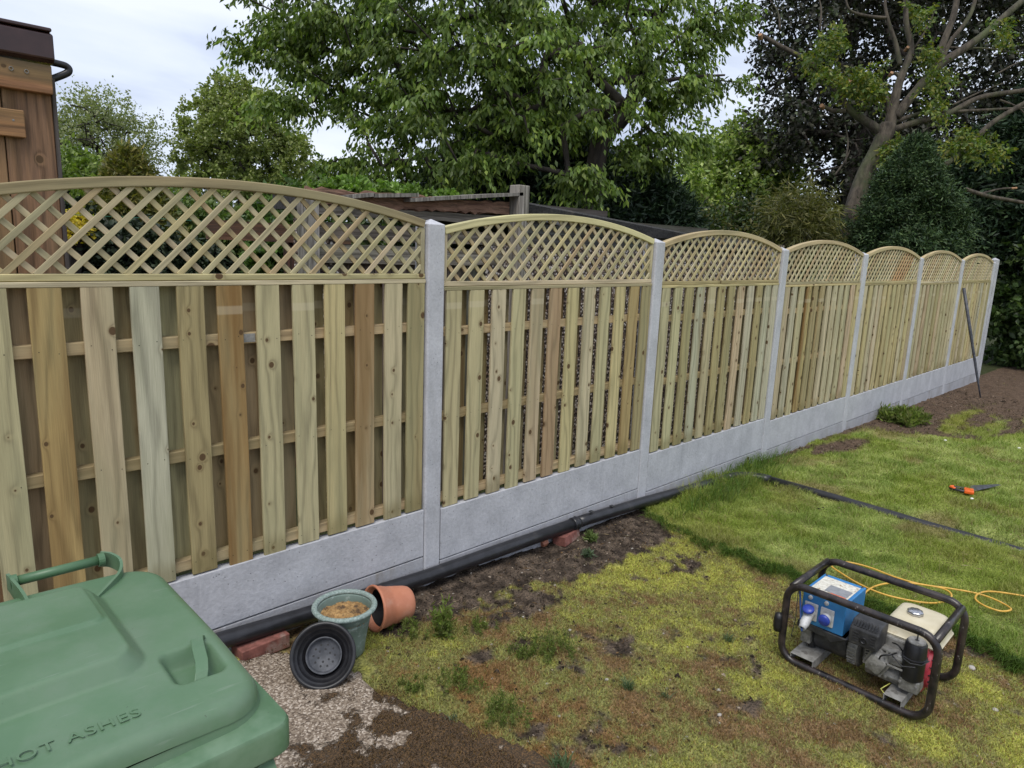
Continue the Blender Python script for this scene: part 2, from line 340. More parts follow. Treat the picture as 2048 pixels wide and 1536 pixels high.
M['sagerim'] = noisy('scuffed_sage_rim', (0.17, 0.23, 0.21), (0.33, 0.40, 0.38), 130, 0.65, 0.2, 0.001, lo=0.42, hi=0.66)
M['terra'] = noisy('terracotta_plastic', (0.44, 0.165, 0.09), (0.55, 0.23, 0.14), 6, 0.55, 0.06, 0.001, c3=(0.50, 0.27, 0.19), s3=12, f3=(0.55, 0.8))
M['blackpot'] = noisy('black_pot_plastic', (0.008, 0.008, 0.010), (0.018, 0.018, 0.021), 20, 0.4, 0.05, 0.001)
M['greypot'] = noisy('dusty_grey_plastic', (0.05, 0.054, 0.064), (0.10, 0.105, 0.12), 25, 0.6, 0.1, 0.001)
M['frame'] = noisy('chipped_black_paint', (0.010, 0.009, 0.010), (0.04, 0.030, 0.028), 24, 0.32, 0.4, 0.001, c3=(0.20, 0.18, 0.17), s3=60, f3=(0.635, 0.69))
M['blue'] = noisy('blue_enamel', (0.03, 0.17, 0.40), (0.045, 0.225, 0.50), 8, 0.38, 0.08, 0.001, c3=(0.10, 0.24, 0.42), s3=22, f3=(0.6, 0.8))
M['darkm'] = noisy('grimy_dark_metal', (0.018, 0.018, 0.02), (0.05, 0.05, 0.052), 22, 0.55, 0.2, 0.002, c3=(0.11, 0.10, 0.085), s3=12, f3=(0.55, 0.75))
M['alu'] = noisy('dirty_cast_aluminium', (0.16, 0.155, 0.14), (0.36, 0.35, 0.33), 26, 0.5, 0.3, 0.002, metal=0.35, c3=(0.09, 0.08, 0.06), s3=14, f3=(0.55, 0.75))
M['galv'] = noisy('galvanised_channel', (0.17, 0.165, 0.155), (0.30, 0.295, 0.28), 30, 0.6, 0.25, 0.001, c3=(0.06, 0.055, 0.05), s3=18, f3=(0.58, 0.7))
M['tank'] = noisy('cream_tank_paint', (0.56, 0.50, 0.35), (0.66, 0.60, 0.45), 7, 0.42, 0.08, 0.001, c3=(0.42, 0.31, 0.16), s3=9, f3=(0.60, 0.82))
M['chrome'] = plain('chromed_cap', (0.5, 0.5, 0.52), 0.25, 0.9)
M['red'] = noisy('red_cowl_paint', (0.28, 0.015, 0.03), (0.42, 0.03, 0.055), 20, 0.4, 0.1, 0.001, c3=(0.30, 0.16, 0.16), s3=25, f3=(0.6, 0.75))
M['white'] = noisy('grubby_white_plastic', (0.42, 0.42, 0.42), (0.58, 0.58, 0.58), 40, 0.5, 0.05, 0.001, c3=(0.22, 0.21, 0.2), s3=30, f3=(0.58, 0.75))
M['sblue'] = plain('blue_socket_plastic', (0.03, 0.06, 0.36), 0.35)
M['label'] = noisy('peeling_paper_label', (0.50, 0.47, 0.40), (0.72, 0.70, 0.62), 60, 0.7, 0.3, 0.002, c3=(0.32, 0.22, 0.12), s3=35, f3=(0.58, 0.66))
M['grey'] = plain('grey_print', (0.24, 0.25, 0.27), 0.6)
M['orange'] = plain('orange_plastic', (0.78, 0.13, 0.015), 0.4)
M['steel'] = noisy('saw_steel', (0.07, 0.075, 0.085), (0.16, 0.17, 0.19), 30, 0.4, 0.1, 0.001, metal=0.5)
M['yellow'] = plain('yellow_cable', (0.62, 0.36, 0.06), 0.45)
M['bluecable'] = plain('blue_cable', (0.02, 0.06, 0.2), 0.45)
M['bar'] = noisy('blue_grey_steel_bar', (0.035, 0.038, 0.05), (0.085, 0.09, 0.11), 20, 0.5, 0.2, 0.001, c3=(0.3, 0.3, 0.32), s3=30, f3=(0.66, 0.72))
M['felt'] = noisy('black_roofing_felt', (0.018, 0.018, 0.019), (0.05, 0.048, 0.045), 60, 0.9, 0.6, 0.004, c3=(0.10, 0.085, 0.07), s3=5, f3=(0.6, 0.8))
M['rot'] = noisy('rotten_board', (0.10, 0.05, 0.035), (0.36, 0.21, 0.14), 9, 0.95, 1.0, 0.02, c3=(0.03, 0.022, 0.016), s3=5, f3=(0.5, 0.62), aniso=(0.35, 1, 2.2))
M['fascia'] = noisy('brown_plastic_fascia', (0.028, 0.013, 0.012), (0.05, 0.022, 0.02), 5, 0.25, 0.1, 0.003)
M['bark'] = noisy('grey_brown_bark', (0.038, 0.031, 0.024), (0.10, 0.082, 0.062), 9, 0.95, 0.9, 0.03, c3=(0.07, 0.085, 0.035), s3=1.6, aniso=(1.5, 1.5, 0.45), f3=(0.5, 0.7))
M['barkd'] = noisy('dark_bark', (0.022, 0.018, 0.015), (0.06, 0.048, 0.04), 9, 0.95, 0.8, 0.02, aniso=(1, 1, 0.5))
M['cut'] = plain('fresh_cut_wood', (0.34, 0.19, 0.10), 0.8)
M['sand'] = noisy('builders_sand', (0.24, 0.135, 0.05), (0.50, 0.31, 0.13), 60, 0.95, 1.0, 0.01, c3=(0.09, 0.055, 0.03), s3=30, f3=(0.52, 0.62))
M['leaf'] = colmat('leaf', 0.30, 0.45, 0.35)
M['leafd'] = colmat('dark_leaf', 0.08, 0.5, 0.25)
M['blade'] = colmat('grass_blade', 0.30, 0.6, 0.2)
M['wire'] = plain('green_wire', (0.03, 0.16, 0.09), 0.5)
def scuff(m, lo, hi):                           # uneven gloss and grey scuffs on worn plastic
    nt = m.node_tree; N = nt.nodes; L = nt.links; bs = N['Principled BSDF']; tc = N.new('ShaderNodeTexCoord')
    n = nd(N, 'ShaderNodeTexNoise', i_Scale=7.0, i_Detail=6.0, i_Roughness=0.7); L.new(tc.outputs['Object'], n.inputs['Vector'])
    r = nd(N, 'ShaderNodeMapRange'); L.new(n.outputs['Fac'], r.inputs[0]); r.inputs[1].default_value = 0.35; r.inputs[2].default_value = 0.65; r.inputs[3].default_value = lo; r.inputs[4].default_value = hi; L.new(r.outputs[0], bs.inputs['Roughness'])
    v = nd(N, 'ShaderNodeVectorMath', operation='MULTIPLY'); v.inputs[1].default_value = (9, 120, 60); L.new(tc.outputs['Object'], v.inputs[0]); s1 = nd(N, 'ShaderNodeTexNoise', i_Scale=1.0, i_Detail=3.0); L.new(v.outputs[0], s1.inputs['Vector'])
    sp = nd(N, 'ShaderNodeTexNoise', i_Scale=150.0, i_Detail=2.0); L.new(tc.outputs['Object'], sp.inputs['Vector'])
    old = bs.inputs['Base Color'].links[0].from_socket
    c = mix(N, L, mth(N, L, 'MULTIPLY', sst_node(N, L, s1.outputs['Fac'], 0.66, 0.74), 0.35), old, (0.22, 0.27, 0.22))
    c = mix(N, L, mth(N, L, 'MULTIPLY', sst_node(N, L, sp.outputs['Fac'], 0.74, 0.78), 0.7), c, (0.05, 0.06, 0.04)); L.new(c, bs.inputs['Base Color'])
scuff(M['binlid'], 0.30, 0.55); scuff(M['binbody'], 0.32, 0.6)
def pebble_mat():
    m, nt, N, L, bs = newmat('pebbledash'); bs.inputs['Roughness'].default_value = 0.85
    tc = N.new('ShaderNodeTexCoord'); v = nd(N, 'ShaderNodeTexVoronoi', i_Scale=52.0); L.new(tc.outputs['Object'], v.inputs['Vector'])
    s = nd(N, 'ShaderNodeSeparateColor'); L.new(v.outputs['Color'], s.inputs[0])
    r = ramp(N, [(0.0, (0.10, 0.065, 0.05)), (0.35, (0.26, 0.18, 0.13)), (0.6, (0.50, 0.43, 0.36)), (0.85, (0.70, 0.66, 0.60)), (1.0, (0.2, 0.12, 0.09))]); L.new(s.outputs[0], r.inputs[0])
    e = ramp(N, [(0.30, (1, 1, 1)), (0.62, (0.10, 0.085, 0.08))]); L.new(v.outputs['Distance'], e.inputs[0])
    c = mix(N, L, 1.0, r.outputs[0], e.outputs[0], 'MULTIPLY'); L.new(c, bs.inputs['Base Color'])
    bump(N, L, bs, mth(N, L, 'SUBTRACT', 1.0, v.outputs['Distance']), 1.0, 0.008); return m
M['pebble'] = pebble_mat()
def ground_mat():
    m, nt, N, L, bs = newmat('ground_surface'); bs.inputs['Roughness'].default_value = 0.95; bs.inputs['Specular IOR Level'].default_value = 0.15
    a = nd(N, 'ShaderNodeAttribute', attribute_name='col'); tc = N.new('ShaderNodeTexCoord')
    n1 = nd(N, 'ShaderNodeTexNoise', i_Scale=90.0, i_Detail=5.0, i_Roughness=0.7); L.new(tc.outputs['Object'], n1.inputs['Vector'])
    r = ramp(N, [(0.36, (0.35, 0.34, 0.32)), (0.5, (0.9, 0.9, 0.9)), (0.68, (1.7, 1.6, 1.5))]); L.new(n1.outputs['Fac'], r.inputs[0])
    c = mix(N, L, 1.0, a.outputs['Color'], r.outputs[0], 'MULTIPLY')
    v = nd(N, 'ShaderNodeTexVoronoi', i_Scale=42.0); L.new(tc.outputs['Object'], v.inputs['Vector'])
    s = nd(N, 'ShaderNodeSeparateColor'); L.new(v.outputs['Color'], s.inputs[0])
    st = mth(N, L, 'MULTIPLY', mth(N, L, 'GREATER_THAN', s.outputs[1], 0.965), mth(N, L, 'LESS_THAN', v.outputs['Distance'], 0.26))
    c = mix(N, L, mth(N, L, 'MULTIPLY', st, a.outputs['Alpha']), c, (0.38, 0.34, 0.29)); L.new(c, bs.inputs['Base Color'])
    n2 = nd(N, 'ShaderNodeTexNoise', i_Scale=38.0, i_Detail=8.0, i_Roughness=0.7); L.new(tc.outputs['Object'], n2.inputs['Vector'])
    bump(N, L, bs, n2.outputs['Fac'], 0.9, 0.02); return m
M['ground'] = ground_mat()
def slab_mat():
    m, nt, N, L, bs = newmat('mossy_exposed_aggregate'); bs.inputs['Roughness'].default_value = 0.9
    a = nd(N, 'ShaderNodeAttribute', attribute_name='col'); tc = N.new('ShaderNodeTexCoord')
    v = nd(N, 'ShaderNodeTexVoronoi', i_Scale=150.0); L.new(tc.outputs['Object'], v.inputs['Vector']); s = nd(N, 'ShaderNodeSeparateColor'); L.new(v.outputs['Color'], s.inputs[0])
    r = ramp(N, [(0.0, (0.085, 0.062, 0.045)), (0.4, (0.19, 0.145, 0.105)), (0.75, (0.29, 0.235, 0.18)), (1.0, (0.50, 0.43, 0.36))]); L.new(s.outputs[0], r.inputs[0])
    n1 = nd(N, 'ShaderNodeTexNoise', i_Scale=9.0, i_Detail=9.0, i_Roughness=0.78); L.new(tc.outputs['Object'], n1.inputs['Vector'])
    k = mth(N, L, 'ADD', mth(N, L, 'MULTIPLY', a.outputs['Color'], 0.62), mth(N, L, 'MULTIPLY', mth(N, L, 'SUBTRACT', n1.outputs['Fac'], 0.5), 2.1))
    f = sst_node(N, L, k, 0.26, 0.36)
    n2 = nd(N, 'ShaderNodeTexNoise', i_Scale=170.0, i_Detail=3.0); L.new(tc.outputs['Object'], n2.inputs['Vector'])
    mo = ramp(N, [(0.35, (0.03, 0.02, 0.011)), (0.55, (0.085, 0.05, 0.022)), (0.72, (0.18, 0.10, 0.04))]); L.new(n2.outputs['Fac'], mo.inputs[0])
    L.new(mix(N, L, f, r.outputs[0], mo.outputs[0]), bs.inputs['Base Color'])
    h = mth(N, L, 'ADD', mth(N, L, 'MULTIPLY', v.outputs['Distance'], -0.25), mth(N, L, 'MULTIPLY', f, mth(N, L, 'ADD', 0.5, n2.outputs['Fac'])))
    bump(N, L, bs, h, 0.8, 0.008); return m
M['slab'] = slab_mat()

# ------------------------------------------------------------------ the ground, one sheet to the horizon
def lawn_edge(y): return 1.63 + 0.075 * (vn(y * 4.0, y * 0, 3) - 0.5) * 2 + 0.35 * sst(-0.55, 0.05, y) + 0.09 * (vn(y * 17.0, y * 0, 9) - 0.5)
def farsoil(x, y):                              # 1 in the bare bed at the far end of the fence
    n = (fbm(x * 1.6, y * 2.2, 21) - 0.5)
    lim = np.interp(x, [5.3, 6.0, 6.6, 7.6, 8.6, 10.2, 12.5, 14], [0.02, -0.10, -1.0, -1.35, -1.3, -1.25, -1.4, -1.8]) + n * 0.55
    a = sst(-0.06, 0.10, y - lim) * (x > 5.2)
    s = np.exp(-(((x - 7.7) / 1.5) ** 2 + ((y + 0.62 - 0.05 * (x - 8)) / 0.13) ** 2)) + np.exp(-(((x - 7.3) / 1.1) ** 2 + ((y + 1.0) / 0.16) ** 2))
    a = a * (1 - sst(0.25, 0.95, s + 1.6 * (fbm(x * 5, y * 9, 91) - 0.5)) * 0.85)
    p = np.exp(-(((x - 4.95) / 0.62) ** 2 + ((y + 0.20 + 0.1 * (x - 4.5)) / 0.17) ** 2))
    b = sst(0.35, 0.62, p + 0.9 * n)
    q = sst(0.10, 0.0, np.abs(y + 0.02)) * (x > 3.6) * sst(0.42, 0.6, fbm(x * 2.5, y * 2, 31))
    return np.clip(np.maximum(np.maximum(a, b), q), 0, 1)
def lawn(x, y):
    f = sst(-0.02, 0.05, x - lawn_edge(y) + 0.05 * (fbm(x * 22, y * 22, 93, 2) - 0.5)); return f * (1 - farsoil(x, y)) * (y < 0.08)
def trench(x, y):
    c = 3.268 + 0.05 * sst(-1.2, -2.1, y); return np.exp(-((x - c) / 0.068) ** 2) * sst(-2.7, -2.0, y) * (y < 0.0)
def moss(x, y):                                 # cover of yellow-green moss on the scraped ground
    n = fbm(x * 3.1, y * 3.1, 5); n2 = fbm(x * 8, y * 8, 12)
    base = 0.78 + 1.1 * (n - 0.5) + 1.3 * (n2 - 0.5) + 0.9 * (fbm(x * 21, y * 21, 71, 3) - 0.5)
    bare = sst(-0.52, -0.10, y + 0.22 * (n - 0.5) * 2 + 0.10 * np.clip(x - 0.4, -0.6, 1)) * (x > -0.45) * 1.0
    bare = np.maximum(bare, sst(0.45, 0.0, np.hypot((x - 0.30) * 0.9, (y + 0.45))) * 0.45)
    w = np.clip(base - bare * 1.1, 0, 1)
    return w * (x < lawn_edge(y) + 0.05) * (y < 0.06)
def lrp(a, b, t): return a + (b - a) * np.asarray(t)[..., None]
def gcol(x, y, jitter=None):
    A = lambda *c: np.array(c, float)
    n = fbm(x * 5, y * 5, 2); n2 = fbm(x * 23, y * 23, 8, 3); n3 = fbm(x * 1.7, y * 1.7, 40)
    soil = lrp(A(0.042, 0.032, 0.025), A(0.13, 0.10, 0.076), sst(0.3, 0.7, n2))
    m = moss(x, y)
    yel = lrp(A(0.33, 0.33, 0.075), A(0.46, 0.45, 0.12), n2); olv = A(0.25, 0.25, 0.09); brn = lrp(A(0.14, 0.088, 0.042), A(0.33, 0.22, 0.12), n2)
    brn = lrp(brn, A(0.26, 0.13, 0.035), sst(0.25, -0.55, x) * sst(-0.3, -0.6, y) * 0.45)
    k = fbm(x * 3.7 + 9, y * 3.7, 17); toL = sst(0.75, -0.75, x + 0.9 * (k - 0.5)) * sst(-0.3, -0.6, y)
    k = 0.45 * k + 0.35 * fbm(x * 11, y * 11, 18) + 0.20 * fbm(x * 33, y * 33, 19, 2) + (0 if jitter is None else jitter)
    mc = lrp(lrp(brn, olv, sst(0.33, 0.47, k - 0.12 * toL)), yel, sst(0.45, 0.61, k - 0.26 * toL))
    c = lrp(soil, mc, sst(0.22, 0.5, m))
    g = lrp(A(0.185, 0.245, 0.055), A(0.31, 0.355, 0.11), sst(0.3, 0.7, n))
    g = lrp(g, A(0.24, 0.19, 0.09), sst(0.50, 0.74, fbm(x * 3.3, y * 3.3, 77)) * 0.7)
    g = lrp(g, A(0.21, 0.25, 0.04), sst(0.5, 0.7, n3) * 0.6)
    fs = farsoil(x, y); far = lrp(A(0.065, 0.044, 0.031), A(0.17, 0.12, 0.085), n2)
    c = lrp(c, g, sst(0.3, 0.8, lawn(x, y)))
    c = lrp(c, far, fs * (x > 1.6))
    ys = np.exp(-(((x - 7.7) / 1.5) ** 2 + ((y + 0.72) / 0.25) ** 2)); c = lrp(c, A(0.20, 0.19, 0.03), sst(0.25, 0.8, ys + 0.8 * (fbm(x * 4, y * 7, 90) - 0.5)) * (1 - fs) * 0.6)
    c = lrp(c, A(0.05, 0.06, 0.025), (y > 0.12) * 1.0)
    c = lrp(c, A(0.012, 0.012, 0.012), trench(x, y) * 0.7)
    return c
def gheight(x, y):
    h = gz(x) + (fbm(x * 6, y * 6, 50) - 0.5) * 0.03 * sst(0.1, -0.1, y) + (fbm(x * 30, y * 30, 51, 3) - 0.5) * 0.013
    l = lawn(x, y); h = h + 0.010 * (fbm(x * 19, y * 19, 94, 3) - 0.4) * sst(0.3, 0.6, moss(x, y)) * (1 - l) + (0.040 - 0.018 * sst(-0.9, -0.3, y)) * l * np.where(x < 5.0, 1.0, np.maximum(0, 1 - (x - 5) / 3)) - 0.05 * trench(x, y)
    lump = sst(0.62, 0.8, fbm(x * 14, y * 14, 60, 3)); h = h + 0.018 * lump * (1 - l) * (1 - sst(0.3, 0.6, moss(x, y)))
    sl = (x < -0.5) & (y > -4) & (y < 0.02); h = np.where(sl & (y < -0.08), h - 0.02 * sst(-0.55, -0.75, x), h)
    return h
def axis(dense, coarse): return np.array(sorted(set(np.round(np.concatenate([dense] + coarse), 4))))
xs = axis(np.arange(-2.6, 4.5, 0.02), [np.arange(4.5, 9, 0.04), np.arange(9, 14, 0.08), np.geomspace(14, 700, 40), -np.geomspace(2.64, 400, 40), np.arange(1.5, 2.0, 0.01)])
ys = axis(np.arange(-2.6, 0.2, 0.02), [-np.geomspace(2.64, 400, 40), np.geomspace(0.22, 700, 50)])
X, Y = np.meshgrid(xs, ys); Z = gheight(X, Y); nx, ny = len(xs), len(ys)
ii = np.arange(nx * ny).reshape(ny, nx); F4 = np.stack([ii[:-1, :-1], ii[:-1, 1:], ii[1:, 1:], ii[1:, :-1]], -1).reshape(-1, 4)
cg = gcol(X.ravel(), Y.ravel()); al = (1 - sst(0.2, 0.6, lawn(X, Y)).ravel()) * (Y.ravel() < 0.1)
g_o = rawmesh('ground', np.stack([X, Y, Z], -1), F4=F4, mat=M['ground'], loc=(0, 0, 0), cols=np.concatenate([cg, al[:, None]], 1), smooth=True)
tag(g_o, kind='structure')

# concrete slab under the bin
def slabmoss(x, y): return np.clip(sst(-1.08, -0.66, x + 0.30 * (fbm(x * 4, y * 4, 61) - 0.5) * 2 + 0.16 * (fbm(x * 15, y * 15, 62) - 0.5) * 2 + 0.24 * np.clip(-y - 0.45, 0, 1.2)) * sst(-0.30, -0.5, y) * (1 - 0.8 * sst(0.57, 0.66, 0.6 * fbm(x * 5 + 3, y * 5, 63) + 0.4 * fbm(x * 17, y * 17, 64))) + 0.34 * sst(-0.28, -0.1, y), 0, 1)
def slab():
    n = 60; poly = [(-5, -0.06), (-1.02, -0.07), (-0.84, -0.12), (-0.72, -0.30), (-0.655, -0.47), (-0.67, -0.62), (-0.60, -0.80), (-0.50, -1.05), (-0.36, -1.5), (-0.25, -2.3), (-0.25, -4.2), (-5, -4.2)]
    # dense grid clipped by the outline
    gx = np.arange(-3.2, -0.1, 0.02); gy = np.arange(-3.0, -0.04, 0.02); Xg, Yg = np.meshgrid(gx, gy)
    def inside(px, py):
        c = np.zeros(px.shape, bool); j = len(poly) - 1
        for i in range(len(poly)):
            xi, yi = poly[i]; xj, yj = poly[j]
            c ^= ((yi > py) != (yj > py)) & (px < (xj - xi) * (py - yi) / (yj - yi + 1e-12) + xi); j = i
        return c
    jx = Xg + 0.02 * (fbm(Xg * 9, Yg * 9, 4) - 0.5) * 2; ins = inside(jx, Yg)
    Zg = gz(Xg) + 0.006 + 0.004 * fbm(Xg * 5, Yg * 5, 6); near = ins.copy()
    er = ins & np.roll(ins, 1, 0) & np.roll(ins, -1, 0) & np.roll(ins, 1, 1) & np.roll(ins, -1, 1)
    Zg = np.where(er, Zg, Zg - 0.03)
    mo = slabmoss(Xg, Yg)
    idx = np.arange(Xg.size).reshape(Xg.shape)
    q = ins[:-1, :-1] & ins[:-1, 1:] & ins[1:, 1:] & ins[1:, :-1]
    F = np.stack([idx[:-1, :-1], idx[:-1, 1:], idx[1:, 1:], idx[1:, :-1]], -1)[q]
    used = np.unique(F); mp = np.full(Xg.size, -1); mp[used] = np.arange(len(used))
    V = np.stack([Xg, Yg, Zg], -1).reshape(-1, 3)[used]; mc = mo.ravel()[used]
    o = rawmesh('path', V, F4=mp[F], mat=M['slab'], loc=(-1, -1, 0), cols=np.stack([mc, mc, mc], 1), smooth=True)
    tag(o, 'worn exposed-aggregate concrete path patched with brown moss beside the green bin', kind='structure')
slab()

# ------------------------------------------------------------------ fence
SP = 1.88; PT = [1.882, 1.875, 1.847, 1.837, 1.833, 1.819, 1.82, 1.807]     # post k stands at x=(k-1)*SP
GT = [0.445, 0.424, 0.368, 0.328, 0.310, 0.303, 0.294]                      # top of the gravel board in each bay
GS = [0.188, 0.136, 0.085, 0.055, 0.035, 0.022, 0.014]                      # joint between the two boards
RT = [1.638, 1.600, 1.584, 1.564, 1.552, 1.535, 1.532]                      # top of trellis bottom rail
AP = [1.990, 1.968, 1.958, 1.946, 1.938, 1.932, 1.928]                      # crest of each arch
AE = [1.888, 1.862, 1.846, 1.840, 1.832, 1.826, 1.820]                      # arch ends
ORD = ['first', 'second', 'third', 'fourth', 'fifth', 'sixth', 'seventh', 'eighth']
def make_post(x, z, name='concrete_post'):
    m = MB(); w, d, ch = 0.105, 0.105, 0.012
    o = [(x, 0.028), (x + 0.002, 0.0 + ch * 0.3), (x + ch, 0.0), (x + w - ch * 0.6, 0.0), (x + w, ch * 0.6), (x + w, 0.026), (x + w - 0.02, 0.028), (x + w - 0.02, 0.074), (x + w, 0.078), (x + w, d), (x, d), (x, 0.078), (x + 0.02, 0.074), (x + 0.02, 0.028)]
    n = len(o); zt = z - 0.004; V = [(p[0], p[1], -0.6) for p in o] + [(p[0], p[1], zt) for p in o] + [(x + w / 2, d / 2, zt + 0.026)]
    F = [tuple(range(n))[::-1]] + [(i, (i + 1) % n, n + (i + 1) % n, n + i) for i in range(n)] + [(n + i, n + (i + 1) % n, 2 * n) for i in range(n)]
    m.add(V, F); p = m.build(name, M['concrete'], loc=(x + w / 2, d / 2, float(gz(x)))); bevel(p, 0.0025, 2, 40); return p
post_lab = ['pale concrete fence post cut by the left edge of the photo', 'tall concrete post between the first and second arched panels', 'concrete post between the second and third arched panels',
            'concrete post between the third and fourth arched panels', 'concrete post between the fourth and fifth arched panels', 'concrete post between the fifth and sixth arched panels',
            'concrete post between the sixth and last arched panels, digging bar beside it', 'concrete post closing the last arched panel']
for k in range(8):
    if k == 0: p0 = make_post(-SP, PT[0]); p = p0
    else:
        p = p0.copy(); C.objects.link(p); dz = PT[k] - PT[0]; p.location = (p0.location.x + k * SP, p0.location.y, p0.location.z + dz)
        WL[p.name] = np.array(p.location)
    tag(p, post_lab[k], 'fence post', 'concrete posts of the new fence')
# the slotted corner post that turns the fence, end post beyond the last panel
pc = MB(); x = 6 * SP + 0.125
pc.prism([(x, -0.01), (x + 0.04, -0.01), (x + 0.04, 0.03), (x + 0.075, 0.03), (x + 0.075, -0.01), (x + 0.115, -0.01), (x + 0.115, 0.10), (x, 0.10)], 'z', -0.6, 1.835)
pc.prism([(x, -0.01), (x + 0.115, -0.01), (x + 0.115, 0.10), (x, 0.10)], 'z', 1.835, 1.85)
pc.add([(x, -0.01, 1.85), (x + 0.115, -0.01, 1.85), (x + 0.115, 0.10, 1.85), (x, 0.10, 1.85), (x + 0.057, 0.045, 1.885)], [(0, 1, 4), (1, 2, 4), (2, 3, 4), (3, 0, 4)])
tag(bevel(pc.build('concrete_post', M['concrete']), 0.003), 'slotted concrete corner post at the far end of the fence by the ivy', 'fence post')
def gravel(xa, zb, zt, mt='concrete2'):
    m = MB(); x0, x1 = xa + 0.108, xa + SP - 0.003; y0, y1 = 0.004, 0.054
    m.box((x0, y0, zb), (x1, y1, zt))
    o = m.build('gravel_board', M[mt], loc=((x0 + x1) / 2, y0, zb)); bevel(o, 0.0022, 2); return o
gl = ['smooth concrete gravel board under the first arched panel, behind the green bin', 'concrete gravel board under the second panel, above the black pipe', 'concrete gravel board under the third panel by the long grass',
      'concrete gravel board under the fourth panel', 'concrete gravel board under the fifth panel', 'concrete gravel board under the sixth panel', 'concrete gravel board under the last panel behind the digging bar']
up0 = None
for k in range(7):
    xa = (k - 1) * SP
    if up0 is None: up0 = gravel(xa, GS[0] + 0.0045, GT[0]); u = up0; lo0 = gravel(xa, GS[0] - 0.30, GS[0] - 0.0035, 'concrete3'); l = lo0
    else:
        u = up0.copy(); C.objects.link(u); u.location.x += k * SP; u.location.z = GS[k] + 0.003; u.scale.z = (GT[k] - GS[k]) / (GT[0] - GS[0])
        l = lo0.copy(); C.objects.link(l); l.location.x += k * SP; l.location.z = GS[k] - 0.30
        for o in (u, l): o.location.y += rnd.uniform(-0.002, 0.002); WL[o.name] = np.array(o.location)
    tag(u, gl[k], 'gravel board', 'upper concrete gravel boards')
    tag(l, 'lower, half-buried ' + gl[k].replace('smooth ', ''), 'gravel board', 'lower concrete gravel boards')
# timber tints (linear)
GREEN = (0.44, 0.39, 0.23); PALE = (0.51, 0.44, 0.29); PINK = (0.47, 0.37, 0.24); BLUEG = (0.43, 0.40, 0.29); GOLD = (0.39, 0.30, 0.14); OLIVE = (0.35, 0.29, 0.15); BROWN = (0.38, 0.28, 0.17); YEL = (0.50, 0.42, 0.22)
front0 = [(GREEN, .1), ((0.37, 0.265, 0.11), .5), (PINK, .15), (BLUEG, .0), (OLIVE, .15), ((0.32, 0.21, 0.085), 1.0), (GREEN, .0), (GREEN, .1), (YEL, .1), ((0.42, 0.30, 0.17), .7), (PALE, .1), (OLIVE, .15)]
front1 = [(GREEN, .1), (GREEN, .1), (PALE, 0), (GREEN, .1), (PINK, .2), (BROWN, .2), (YEL, .05), (PALE, 0), (GREEN, .1), (YEL, .1), (GOLD, .3), (OLIVE, .1)]
pool = [GREEN, PALE, YEL, GREEN, PALE, OLIVE, PINK, YEL, BLUEG]
panel_lab = ['nearest hit-and-miss board panel, left of the tall post, one board stained deep brown', 'second hit-and-miss board panel from the left, a pinkish brown board near its middle', 'third board panel from the left, pebbledash dark in its gaps',
             'fourth board panel, one amber stained board among pale ones', 'fifth board panel from the left', 'sixth board panel, next to last', 'last and smallest board panel behind the leaning digging bar']
tre_lab = ['largest arched lattice trellis, in front of the brown timber shed', 'second arched trellis, in front of the pebbledash outbuilding post', 'third arched trellis from the left, below the end of the black felt verge',
           'fourth arched trellis, in front of the leaning tree trunk', 'fifth arched trellis, below the dark green cypress', 'sixth arched trellis, next to last', 'last arched trellis beside the concrete corner post']
def jit(c, a=0.05): s = 1 + rnd.uniform(-a, a); return tuple(max(0.02, k * s * (1 + rnd.uniform(-a, a) * 0.5)) for k in c)
